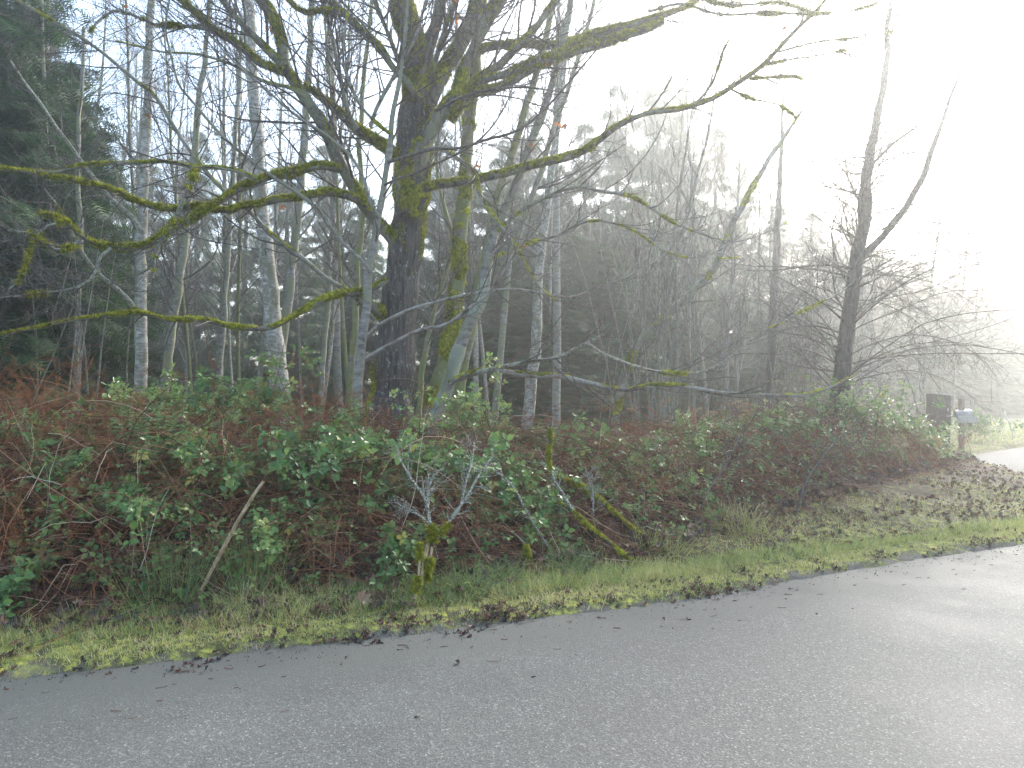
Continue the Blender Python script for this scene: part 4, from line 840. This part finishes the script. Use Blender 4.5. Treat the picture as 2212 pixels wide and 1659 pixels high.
# scattered small leaves over the whole bank
b = Buf(); n = 8500; x, y = hedge_pts(n, -7.5, 9.4, 2.6, 1.3); z = gz(x, y) + hedge_h(x, y) * R_(.15, 1.05, n) + .03
P = np.stack([x, y, z], -1); dn = fnoise(P, 1.3, 77) + .15; ok = dn > R_(-.6, .9, n); P = P[ok]
compound(b, P, rdir(len(P), -.1), R_(.03, .07, len(P)), np.clip(.42 + .2 * rng.normal(size=len(P)), 0, 1))
tag(b.obj('small_leaves', M['bramble_leaf']), 'scattered small green leaves among the dead stems', 'undergrowth', kind='stuff')

# fallen leaves on the bank and the verge
def leaves_on(n, xf, tf, lift, size, name, label, var=(.35, .25), flat=.35, tpl=None):
    b = Buf(); x, y = xf(n); n = len(x); z = gz(x, y) + R_(.003, lift, n) + tf(x, y)
    up = norm(np.array([0, 0, 1.]) + rng.normal(size=(n, 3)) * flat)
    stamp(b, *(tpl or MAPLE), np.stack([x, y, z], -1), rdir(n, -.02), up, R_(*size, n), np.clip(var[0] + var[1] * rng.normal(size=n), 0, 1))
    return tag(b.obj(name, M['litter'], None, False), label, 'leaf litter', kind='stuff')
def crumple():
    v, q, t = MAPLE; r = np.random.default_rng(5); v = [(x * .7 + .12 * r.normal(), y * .75, .45 * abs(x) + .22 * math.sin(6 * y) + .12 * r.normal()) for x, y, z in v]
    return v, q, t
CRUMP = crumple()
zero = lambda x, y: 0 * x
def xf_bank(n):
    x = R_(-7, 10, n); y = yfront(x) + R_(-.35, 1.6, n); return x, y
leaves_on(7500, xf_bank, lambda x, y: hedge_h(x, y) * R_(0, .55, len(x)) ** 1.5, .05, (.05, .11), 'fallen_leaves', 'brown fallen maple leaves caught in the bramble bank', (.42, .26), .9)
def xf_verge(n):
    x = R_(-6, 11, n); t = np.abs(rng.normal(size=n)) * .16 + .02 + np.where(R_(0, 1, n) < .45, R_(0, 1.1, n), 0); y = ye(x) + t / .93
    P = np.stack([x, y, x * 0], -1); ok = fnoise(P, 2.2, 81) > R_(-.7, 1.1, n); return x[ok], y[ok]
leaves_on(3000, xf_verge, zero, .012, (.02, .055), 'fallen_leaves', 'dark curled leaves scattered on the mossy verge', (.5, .28), .8, CRUMP)
def xf_slope(n):
    x = R_(2.2, 11.5, n); a_ = ye(x) + .55; y = a_ + (np.minimum(yfront(x) + .5, 17) - a_) * R_(0, 1, n); P = np.stack([x, y, x * 0], -1); ok = (fnoise(P, 1.5, 82) > R_(-1.2, .9, n)) & ~in_poly(x, y, DRV); return x[ok], y[ok]
leaves_on(5200, xf_slope, zero, .04, (.025, .06), 'fallen_leaves', 'dark fallen leaves littering the slope below the bank at the right', (.42, .30), .8)
def pile(px, py, n, rx, label, v=.35):
    d = CAMZ * FPX / (py - CY) * .98; x0 = (px - CX) / FPX * d; b = Buf(); x = x0 + rng.normal(size=n) * rx; y = ye(x) + (d - float(ye(x0))) + rng.normal(size=n) * .05
    z = gz(x, y) + np.abs(rng.normal(size=n)) * .025 + .012
    stamp(b, *CRUMP, np.stack([x, y, z], -1), rdir(n, .25), rdir(n, .4), R_(.025, .06, n), np.clip(v + .25 * rng.normal(size=n), 0, 1))
    tag(b.obj('leaf_pile', M['litter'], origin=(x0, d, 0)), label, 'leaf pile', 'wet leaf clumps along the road edge')
pile(1555, 1282, 90, .17, 'largest dark red-brown leaf clump lying at the road edge, right of the mossy branches', .5)
pile(770, 1385, 60, .12, 'dark leaf clump at the road edge below the lichen-covered branch')
pile(428, 1428, 50, .10, 'dark leaf clump at the road edge below the leaning stick')
pile(985, 1362, 40, .10, 'greyish leaf clump at the road edge right of the foot of the lichen-covered branch')
pile(1080, 1335, 40, .09, 'reddish leaf clump in the moss between the lichen-covered branch and the mossy branches', .5)
pile(185, 1450, 26, .07, 'small bluish-black leaf clump near the left end of the road edge', .1)

# grass
def blades(name, label, x, y, h, w, v, lean=.45, mat='grass', stuff=True):
    b = Buf(); n = len(x); O = np.stack([x, y, gz(x, y) - .004], -1)
    stamp(b, *BLADE, O, norm(np.array([0, 0, 1.]) + rng.normal(size=(n, 3)) * lean), rdir(n), h, np.clip(v, 0, 1), w / h)
    return tag(b.obj(name, M[mat]), label, 'grass', kind='stuff' if stuff else None)
n = 150000; x = R_(-5.5, 11.5, n); t = R_(.02, .85, n) * np.interp(x, [-4, 0, 2, 4], [.9, 1, .85, .75]); y = ye(x) + t / .93; P = np.stack([x, y, x * 0], -1)
nn = fnoise(P, 1.3, 91); n2 = fnoise(P, 5, 92); wdt = np.clip(t / (.12 + .12 * np.abs(nn)), 0, 1)
ok = (R_(0, 1, n) < wdt * (.72 + .4 * n2)) & ~in_poly(x, y, DRV); x, y, t, nn, n2 = x[ok], y[ok], t[ok], nn[ok], n2[ok]; n = len(x)
h = np.where(t < .38, R_(.016, .055, n), R_(.04, .12, n)) * (1 + .25 * nn); v = np.where(t < .40 + .14 * n2, .66 + .17 * rng.normal(size=n) + .10 * nn, .50 + .18 * rng.normal(size=n)) + np.where(R_(0, 1, n) < .22, .35, 0)
blades('grass', 'short mossy grass of the verge along the road', x, y, h, R_(.003, .0055, n), v, .6)
n = 24000; x = R_(1.0, 11.5, n); a_ = ye(x) + .6; y = a_ + (np.minimum(yfront(x) + .5, 17.5) - a_) * R_(0, 1, n); P = np.stack([x, y, x * 0], -1)
ok = (fnoise(P, .9, 93) > R_(-1.0, 1.1, n)) & ~in_poly(x, y, DRV); x, y = x[ok], y[ok]; n = len(x)
blades('grass', 'rough yellowish grass on the slope below the bank', x, y, R_(.03, .095, n), R_(.004, .007, n), .74 + .2 * rng.normal(size=n), .65)
n = 30000; x = R_(10.5, 34, n); y = R_(17, 36, n); ok = ~in_poly(x, y, DRV) & (y > 11 + .42 * x); x, y = x[ok], y[ok]; n = len(x)
blades('grass', 'misty grass beyond the gravel track', x, y, R_(.04, .14, n), R_(.01, .02, n), .58 + .14 * rng.normal(size=n), .5)
n = 6000; x = R_(-6, 3, n); f = R_(-.35, .18, n); y = yfront(x) + f; ok = fnoise(np.stack([x, y, x * 0], -1), 1.6, 94) > R_(-.8, 1.0, n); x, y = x[ok], y[ok]; n = len(x)
blades('grass', 'longer green grass where the verge meets the bank', x, y, R_(.06, .17, n), R_(.003, .006, n), .36 + .2 * rng.normal(size=n), .5)
def tuft(px, py, d, n, h, r, v, label, name='grass_tuft', mat='grass', wdt=.004, lean=.3, cat='grass tuft'):
    d = dg(px, py)
    c = P3(px, py, d); x = c[0] + rng.normal(size=n) * r; y = d + rng.normal(size=n) * r; b = Buf(); z = gz(x, y)
    D = norm(np.stack([(x - c[0]) / r * .18, (y - d) / r * .18, np.ones(n)], -1) + rng.normal(size=(n, 3)) * lean * .5); L = R_(.55, 1.1, n) * h; k = 6
    out = [np.stack([x, y, z], -1)]; dr = R_(.05, .5, n)[:, None] * np.array([0, 0, -1.])
    for j in range(k - 1): D = norm(D + dr * lean); out.append(out[-1] + D * (L / (k - 1))[:, None])
    tubes(b, np.stack(out, 1), np.full(n, wdt / 2)[:, None] * np.linspace(1, .25, k)[None], 3, np.clip(v + .14 * rng.normal(size=n), 0, 1))
    tag(b.obj(name, M[mat], origin=(c[0], d, float(gz(c[0], d)))), label, cat)
tuft(368, 1286, 5.55, 260, .38, .13, .40, 'dark green rush tuft left of the leaning stick', 'rush_tuft', lean=.25, wdt=.0035, cat='rush tuft')
tuft(545, 1268, 5.8, 280, .46, .13, .42, 'taller dark green rush tuft right of the leaning stick', 'rush_tuft', lean=.25, wdt=.0035, cat='rush tuft')
tuft(545, 1298, 5.6, 200, .26, .12, .95, 'straw-coloured drooping grass at the foot of the taller rush tuft', lean=.9)
tuft(650, 1315, 5.45, 170, .18, .09, .9, 'small dry grass tuft between the rush tufts and the lichen-covered branch', lean=.9)
tuft(1010, 1285, 5.95, 200, .28, .08, .45, 'bright green arching grass tuft right of the cut foot of the lichen-covered branch', lean=.8, wdt=.006)
tuft(925, 1292, 5.75, 130, .22, .06, .4, 'green grass tuft around the cut foot of the lichen-covered branch', lean=.8, wdt=.006)
tuft(1085, 1258, 6.2, 150, .24, .08, .42, 'green grass tuft left of the small mossy stump', lean=.8, wdt=.006)
tuft(1245, 1235, 6.7, 160, .26, .08, .38, 'bluish green grass tuft under the lower mossy fallen branch', lean=.8, wdt=.006)
tuft(1600, 1140, 8.4, 200, .3, .15, .85, 'yellowish dry grass tuft on the slope at the middle right', lean=.7, wdt=.006)
tuft(1420, 1190, 7.2, 160, .22, .12, .7, 'yellow-green grass tuft right of the tips of the mossy fallen branches', lean=.7, wdt=.006)
tuft(780, 1300, 5.4, 140, .15, .10, .55, 'low tangled grass left of the lichen-covered branch', lean=.9)

# tall dry grass with drooping pale heads at the right of the bank
def plume(px, py, d, n, h, sp, label):
    c = P3(px, py, d); g = float(gz(c[0], d)); rt = thing('dry_grass_clump', label, 'dry grass', (c[0], d, g)); k = 9; hh = c[2] - g
    x = c[0] + rng.normal(size=n) * sp; y = d + rng.normal(size=n) * sp; P = np.zeros((n, k, 3)); D = norm(np.stack([R_(-.15, .15, n), R_(-.1, .1, n), np.ones(n)], -1)); L = hh * R_(.8, 1.05, n); side = R_(-1, 1, n)
    P[:, 0] = np.stack([x, y, np.full(n, g)], -1)
    for j in range(1, k):
        if j > 5: D = norm(D + np.stack([side * .45, R_(-.1, .1, n), np.full(n, -.55)], -1))
        P[:, j] = P[:, j - 1] + D * (L / (k - 2.8))[:, None] * (1 if j < 6 else .45)
    b = Buf(); tubes(b, P, np.full((n, k), .003), 3, R_(.3, .9, n)); o = b.obj('stalks', M['straw'], None); attach(o, rt)
    b = Buf(); K = n * 70; i = rng.integers(0, n, K); u = R_(5.2, 7.99, K); j = u.astype(int); f = (u - j)[:, None]; O = P[i, j] * (1 - f) + P[i, j + 1] * f
    stamp(b, *BLADE, O, rdir(K, -.7), rdir(K), R_(.02, .05, K), R_(.4, 1, K), .25); o = b.obj('seed_heads', M['straw'], None); attach(o, rt)
plume(1790, 890, 12.6, 12, .9, .30, 'pale drooping seed heads left of the foot of the forked tree')
plume(1905, 935, 12.4, 14, .9, .30, 'pale drooping grass heads right of the foot of the forked tree')
plume(1500, 875, 11.6, 22, .9, .35, 'straw-coloured dry grass clump beneath the sapling fan')
plume(1420, 905, 11.2, 18, .9, .30, 'straw-coloured dry grass clump under the dense sapling clump')
plume(1595, 840, 12.0, 6, .9, .15, 'single group of tall dry grass heads left of the dead conifer')
# sword ferns
def fern(px, py, d, label):
    c = P3(px, py, d); rt_z = float(gz(c[0], d)); b = Buf(); n = 16; az = R_(0, 6.28, n); O = np.tile([c[0], d, max(rt_z, c[2] - .2)], (n, 1)) + rng.normal(size=(n, 3)) * .03
    D = norm(np.stack([np.cos(az), np.sin(az), R_(.7, 1.6, n)], -1)); stamp(b, *FERN, O, D, norm(np.stack([-np.cos(az), -np.sin(az), np.ones(n)], -1)), R_(.4, .6, n), R_(.2, 1, n), .6)
    tag(b.obj('sword_fern', M['fern'], origin=(c[0], d, rt_z)), label, 'fern')
fern(1690, 990, 11.3, 'green sword fern among the brambles below the dark dead conifer')
fern(1790, 1020, 11.2, 'green sword fern below the foot of the forked tree')
fern(1400, 920, 11.0, 'dark sword fern under the dense sapling clump')

# ------------------------------------------------------------------ fallen branches and sticks
def stick(name, label, limbs, cat='fallen branch'):
    p0 = limbs[0][0][0]; d0 = limbs[0][1][0] if np.ndim(limbs[0][1]) else limbs[0][1]; dd = dg(*p0)
    limbs = [(L[0], tuple(np.atleast_1d(L[1]) + dd - d0), tuple(np.array(L[2]) * .8), *L[3:]) for L in limbs]; o_ = P3(p0[0], p0[1], dd)
    rt = thing(name, label, cat, o_)
    for k, L in enumerate(limbs):
        C, r = line_px(L[0], L[1], L[2], step=.05, wig=.006); b = Buf(); tubes(b, C, r, 9, .5, .03); ob = b.obj('main_stem' if k == 0 else 'side_branch', M[L[3]], None, True); attach(ob, rt)
        if len(L) > 4 and L[4]:
            tb = Buf(); twiggy(tb, C, r, TW[L[4]] if isinstance(L[4], str) else L[4]); t = tb.obj('twigs', M[L[3]], None); t.parent = ob
        if len(L) > 5 and L[5]:
            Ln = np.linalg.norm(np.diff(C, axis=0), axis=1).sum(); mo = L[5]
            m = moss_coat(C, r, mo.get('t', .02), mo.get('c', .3), int(Ln * mo.get('n', 3000)), mo.get('mode', 'all'), mo.get('l', .022), k + 3, mo.get('lump', 6)); q = m.obj(mo.get('m', 'moss'), M[mo.get('m', 'moss')], None); q.parent = ob
stick('leaning_stick', 'long bare tan stick leaning on the bank between the two rush tufts', [([(424, 1294), (440, 1262), (458, 1225), (486, 1172), (512, 1128), (540, 1085), (558, 1058), (572, 1040)], (5.1, 5.05), (8, 9, 11, 11, 9, 8), 'stick')], 'stick')
ltw = [dict(per=13, t0=.2, t1=1, L0=.08, L1=.36, ang=(30, 70), up=.2, n=5, rmin=.002), dict(per=4, t0=.3, t1=1, L0=.04, L1=.13, ang=(30, 70), up=.1, n=3, rmin=.002)]
lic = dict(m='lichen', t=.008, c=-.25, n=2200, l=.018, lump=12)
stick('lichen_branch', 'upright fallen branch with white lichen above and yellow moss below, standing at the verge', [
 ([(885, 1308), (898, 1285), (910, 1262), (916, 1230), (921, 1195), (928, 1160), (930, 1140)], (5.6, 5.95), (11, 12, 11, 10), 'stick', None, None),
 ([(898, 1282), (902, 1262), (906, 1225), (908, 1190), (905, 1172)], (5.65, 5.7), (8, 7, 6), 'stick', None, dict(t=.03, c=.25, n=5000, l=.04, lump=7)),
 ([(918, 1256), (926, 1230), (930, 1205), (934, 1180)], (5.75, 5.8), (9, 9, 8), 'stick', None, dict(t=.06, c=.2, n=9000, l=.035, lump=9)),
 ([(934, 1165), (932, 1148), (926, 1115), (920, 1080), (900, 1050), (880, 1020), (862, 985), (856, 962)], (5.9, 6.2), (9, 9, 8, 6, 5, 3), 'white_lichen', ltw, lic),
 ([(934, 1172), (934, 1150), (930, 1132)], (5.88, 5.9), (10, 9), 'stick', None, dict(t=.032, c=.4, n=7000, l=.04, lump=8)),
 ([(921, 1085), (925, 1060), (932, 1035), (942, 1018)], (6.0, 6.1), (6, 5, 3), 'white_lichen', ltw, lic),
 ([(938, 1170), (960, 1140), (985, 1105), (1010, 1070), (1028, 1035), (1045, 1010), (1065, 985)], (5.9, 6.4), (9, 8, 7, 6, 4), 'white_lichen', ltw, lic),
 ([(950, 1155), (962, 1140), (972, 1130)], (5.88, 5.92), (10, 9), 'stick', None, dict(t=.022, c=.6, n=12000, l=.024)),
 ([(995, 1092), (1002, 1060), (1012, 1020), (1020, 990), (1024, 955)], (6.1, 6.4), (6, 5, 3), 'white_lichen', ltw, lic),
 ([(928, 1130), (905, 1112), (880, 1095), (862, 1093)], (5.95, 6.0), (6, 5, 3), 'white_lichen', ltw, lic)])
gm = dict(mode='top', t=.022, c=.35, n=7000, l=.02, lump=3)
stick('mossy_branch', 'lower mossy fallen branch sloping down to the verge with its tip in the grass', [
 ([(1382, 1224), (1350, 1200), (1315, 1172), (1280, 1145), (1245, 1112), (1215, 1090), (1195, 1085)], (6.5, 7.0), (9, 11, 10, 9, 7, 5), 'dark_bark', None, gm),
 ([(1245, 1112), (1230, 1092), (1200, 1085), (1165, 1090)], (6.9, 7.1), (6, 5, 3), 'white_lichen', ltw, lic),
 ([(1238, 1105), (1212, 1060), (1195, 1030), (1185, 985), (1190, 940), (1186, 925)], (6.9, 7.1), (8, 7, 6, 4), 'white_lichen', ltw, dict(t=.03, c=.35, n=8000, l=.026, lump=5))])
stick('mossy_branch', 'upper mossy fallen branch with the thickest moss, arching above the lower one', [
 ([(1405, 1172), (1375, 1150), (1345, 1125), (1315, 1098), (1288, 1075), (1250, 1048), (1205, 1035)], (7.2, 7.5), (5, 8, 9, 11, 13, 12, 9), 'dark_bark', None, dict(mode='top', t=.03, c=.5, n=8000, l=.024, lump=3)),
 ([(1282, 1095), (1276, 1055), (1270, 1020)], (7.3, 7.3), (4, 4, 3), 'white_lichen', ltw, lic), ([(1286, 1150), (1282, 1095), (1278, 1030)], (7.2, 7.3), (5, 4, 3), 'white_lichen', ltw, lic)])
stick('lichen_twig', 'grey lichen-covered twig slanting behind the lower mossy branch', [([(1200, 1210), (1170, 1160), (1140, 1110), (1110, 1055), (1075, 1020), (1040, 1000), (1000, 985)], (6.7, 7.3), (6, 6, 5, 4), 'white_lichen', ltw, lic)])
stick('lichen_twig', 'thin pale forked twig lying in the grass left of the lichen-covered branch', [([(520, 1338), (560, 1326), (600, 1314), (640, 1300), (668, 1292)], (dg(520, 1338), dg(668, 1292)), (5, 6, 6, 4), 'white_lichen', [dict(per=5, t0=.2, t1=1, L0=.08, L1=.25, ang=(30, 60), up=.1, n=4)], None)])
stick('dead_branch', 'bare grey branch leaning in the brambles at the middle right', [([(1505, 1120), (1530, 1060), (1570, 1000), (1600, 940), (1625, 900)], (9.0, 10), (4, 4, 3, 2), 'twig', 'some', None)])
stick('dead_branch', 'dark bowed branch leaning beside the forked tree', [([(1720, 1110), (1735, 1060), (1760, 1010), (1800, 960), (1850, 915)], (10.5, 11.5), (6, 5, 4, 2), 'dark_bark', 'some', None)])
c = P3(1142, 1240, 6.05); g = float(gz(c[0], 6.05)); b = Buf(); C = np.array([[c[0], 6.05, g - .03], [c[0] - .01, 6.05, g + .05], [c[0] - .02, 6.06, g + .12], [c[0] - .02, 6.06, g + .17]]); r = np.array([.03, .028, .024, .012])
m = moss_coat(catmull(C, 12), np.interp(np.linspace(0, 1, 12), np.linspace(0, 1, 4), r), .02, .8, 3500, 'all', .02, 2)
st = thing('mossy_stump', 'small moss-covered stump standing left of the mossy fallen branches', 'stump', (c[0], 6.05, g)); q = m.obj('moss', M['moss'], None); attach(q, st); tubes(b, catmull(C, 12), np.interp(np.linspace(0, 1, 12), np.linspace(0, 1, 4), r), 8); q = b.obj('wood', M['dark_bark'], None, True); attach(q, st)

# twig litter lying on the asphalt near the edge
b = Buf(); n = 130; x = R_(-3.5, 7, n); t = -np.abs(rng.normal(size=n)) * .38 - .02; y = ye(x) + t / .93; an = R_(-.5, .9, n); L = R_(.01, .07, n) * R_(.4, 1, n); k = 4
z0 = .022 - .012 * (t + 3.5) ** 2 / 12 + .006
P = np.stack([np.stack([x + np.cos(an) * L * u + .008 * rng.normal(size=n), y + np.sin(an) * L * u + .005 * rng.normal(size=n), z0 + .002 * u], -1) for u in np.linspace(-.5, .5, k)], 1)
tubes(b, P, R_(.001, .0028, n)[:, None] * np.ones((1, k)), 3, R_(0, .35, n))
tag(b.obj('twig_litter', M['dead_stem']), 'small dark twigs and bark crumbs on the asphalt near its edge', 'litter', kind='stuff')
b = Buf(); n = 2600; x = R_(-4, 9, n); t = -np.abs(rng.normal(size=n)) * .16 + .05; y = ye(x) + t / .93; O = np.stack([x, y, np.maximum(gz(x, y), .018) + .002], -1)
OCT = ([(1, 0, 0), (0, 1, 0), (-1, 0, 0), (0, -1, 0), (0, 0, .7), (0, 0, -.5)], [], [(0, 1, 4), (1, 2, 4), (2, 3, 4), (3, 0, 4), (1, 0, 5), (2, 1, 5), (3, 2, 5), (0, 3, 5)])
stamp(b, *OCT, O, rdir(n), rdir(n), R_(.0015, .006, n) * R_(.4, 1, n), R_(0, .8, n), R_(.6, 1.3, n))
tag(b.obj('grit', M['litter']), 'fine dark grit and crumbs strewn along the edge of the asphalt', 'grit', kind='stuff')
def xf_road(n):
    x = R_(-3.5, 8, n); t = -np.abs(rng.normal(size=n)) * .22; return x, ye(x) + t / .93
b = Buf(); x, y = xf_road(40); n = len(x)
stamp(b, *MAPLE, np.stack([x, y, np.full(n, .022)], -1), rdir(n, 0), norm(np.array([0, 0, 1.]) + rng.normal(size=(n, 3)) * .3), R_(.012, .035, n), R_(0, .5, n))
tag(b.obj('leaf_scraps', M['litter']), 'dark leaf scraps on the asphalt near its edge', 'litter', kind='stuff')

# ------------------------------------------------------------------ mailbox, wooden box, leaning stake
def box(b, x0, x1, y0, y1, z0, z1, bev=.006):
    bx = bev; v = []; 
    for z, i in ((z0, bx), (z0 + bx, 0), (z1 - bx, 0), (z1, bx)): v += [(x0 + i, y0 + i, z), (x1 - i, y0 + i, z), (x1 - i, y1 - i, z), (x0 + i, y1 - i, z)]
    q = [(3, 2, 1, 0), (12, 13, 14, 15)]
    for k in range(3):
        for i in range(4): j = (i + 1) % 4; q.append((k * 4 + i, k * 4 + j, k * 4 + 4 + j, k * 4 + 4 + i))
    b.add(v, q)
def woodmat(name, a_, c_, rough=.8):
    return barkmat(name, a_, c_, stretch=(14, 14, 1.5), scale=2.5, bstr=.3, rough=rough)
M['post_wood'] = woodmat('post_wood', (.14, .10, .08), (.26, .20, .16)); M['grey_wood'] = woodmat('grey_wood', (.28, .27, .24), (.42, .40, .36)); M['dark_wood'] = woodmat('dark_wood', (.025, .02, .02), (.07, .06, .055))
m_, nt_, b_ = base('pale_metal', .45, .5); n_ = noise_node(nt_, 9, 4); r_ = ramp_node(nt_, [(.35, (.42, .47, .48)), (.65, (.58, .62, .62))]); nt_.links.new(n_.outputs['Fac'], r_.inputs[0]); nt_.links.new(r_.outputs[0], b_.inputs['Base Color']); M['pale_metal'] = m_
m_, nt_, b_ = base('grey_metal', .5, .5); n_ = noise_node(nt_, 9, 4); r_ = ramp_node(nt_, [(.35, (.22, .22, .21)), (.65, (.32, .32, .31))]); nt_.links.new(n_.outputs['Fac'], r_.inputs[0]); nt_.links.new(r_.outputs[0], b_.inputs['Base Color']); M['grey_metal'] = m_
d = 18.7; p = P3(2077, 985, d); g = float(gz(p[0], d)); mb = thing('mailbox_post', 'wooden mailbox post with a plank shelf at the edge of the gravel track', 'mailbox post', (0, 0, 0)); mb.location = (p[0], d, g)
b = Buf(); box(b, -.05, .05, -.05, .05, -.3, 1.33); o = b.obj('post', M['post_wood'], mb)
b = Buf(); box(b, -.045, .045, -.16, .16, 1.335, 1.355, .004); o = b.obj('post_cap', M['grey_metal'], mb)
b = Buf(); box(b, -.25, .26, -.23, -.19, .70, .88, .004); box(b, -.25, .30, -.19, .24, .84, .875, .004); o = b.obj('shelf', M['grey_wood'], mb)
b = Buf(); box(b, -.02, .28, -.02, .02, .60, .84, .003); b.v[-1][[0, 3, 4, 7], 2] += .20; o = b.obj('brace', M['post_wood'], mb)
def mailbox(dx, dy, w_, L, h_, mat, label, flag=True):
    rt = thing('mailbox', label, 'mailbox', (p[0] + dx, d + dy, g + .877)); b = Buf(); th = np.linspace(0, np.pi, 11); sec = [(w_ / 2, 0)] + [(w_ / 2 * np.cos(t_), h_ - w_ / 2 + w_ / 2 * np.sin(t_)) for t_ in th] + [(-w_ / 2, 0)]
    k = len(sec); V = [(s[0], yy, s[1]) for yy in (-L / 2, L / 2) for s in sec]; q = [(i, (i + 1) % k, k + (i + 1) % k, k + i) for i in range(k)]; V += [(0, -L / 2, h_ * .45), (0, L / 2, h_ * .45)]
    t = [(2 * k, (i + 1) % k, i) for i in range(k)] + [(2 * k + 1, k + i, k + (i + 1) % k) for i in range(k)]; V = np.array(V); V = V[:, [1, 0, 2]] * [1, -1, 1]; b.add(V, q, t); b.obj('body', M[mat], rt)
    b = Buf(); V = V * [.02, 1.04, 1.03]; V[:, 0] += L / 2 + .008; b.add(V, q, t); dr = b.obj('door', M[mat], rt)
    b = Buf(); box(b, -.015, .015, -.004, .004, .0, .13, .002); f = b.obj('flag', M['pale_metal'], rt); f.location = (L * .25, -w_ / 2 - .007, h_ * .4)
    return rt
mailbox(-.03, -.12, .15, .44, .15, 'grey_metal', 'grey mailbox lying lengthwise on the plank shelf of the post')
mailbox(.13, .10, .13, .34, .17, 'pale_metal', 'pale blue-white mailbox behind the grey one on the plank shelf')
d2 = 19.4; p2 = P3(2030, 985, d2); g2 = float(gz(p2[0], d2)); wb = thing('wooden_box', 'dark wooden box on legs with a slanted roof, half hidden by the last bramble', 'wooden box', (p2[0], d2, g2))
b = Buf(); box(b, -.24, .17, -.22, .22, .55, 1.47, .006); b.obj('body', M['dark_wood'], wb)
b = Buf(); box(b, -.28, .25, -.27, .27, 1.475, 1.515, .005); b.v[-1][:, 2] -= (b.v[-1][:, 0] + .28) * .12 * (b.v[-1][:, 0] > 0) ; b.obj('roof', M['grey_wood'], wb)
b = Buf(); box(b, -.19, .12, -.232, -.222, .62, 1.38, .003); dr = b.obj('door', M['dark_wood'], wb); b = Buf(); box(b, .07, .09, -.25, -.234, 1.0, 1.08, .003); h_ = b.obj('handle', M['grey_metal'], None); h_.parent = dr
for sx in (-.19, .12): b = Buf(); box(b, sx - .04, sx + .04, -.2, .2, -.3, .548, .004); b.obj('leg', M['dark_wood'], wb)
s0 = P3(2196, 930, 24.0); s1 = P3(2169, 888, 24.1); s0[2] = float(gz(s0[0], 24)) - .1; b = Buf(); C = catmull(np.array([s0, s0 * .5 + s1 * .5, s1]), 8); tubes(b, C, np.linspace(.018, .014, 8), 8); b2 = thing('marker_stake', 'thin white stake leaning left in the misty grass at the right edge', 'stake', tuple(s0 + [0, 0, .1])); o = b.obj('rod', M['pale_metal'], None, True); attach(o, b2)
b = Buf(); tubes(b, np.array([s1, s1 + (s1 - s0) * .03]), np.array([.019, .017]), 8); o = b.obj('tip', M['grey_metal'], None, True); attach(o, b2)

# ------------------------------------------------------------------ haze: one closed body of fog round everything
hz = Buf(); box(hz, -420, 420, -420, 420, -4.0, 27.0, .5)
hm = bpy.data.materials.new('haze'); hm.use_nodes = True; nt = hm.node_tree; nt.nodes.remove(nt.nodes['Principled BSDF'])
pv = nt.nodes.new('ShaderNodeVolumePrincipled'); pv.inputs['Color'].default_value = (.97, .99, .975, 1); pv.inputs['Density'].default_value = HAZE_D; pv.inputs['Anisotropy'].default_value = HAZE_G
nt.links.new(pv.outputs[0], nt.nodes['Material Output'].inputs['Volume'])
tag(hz.obj('haze', hm), 'bright morning fog filling the wood and the road', 'haze', kind='stuff')
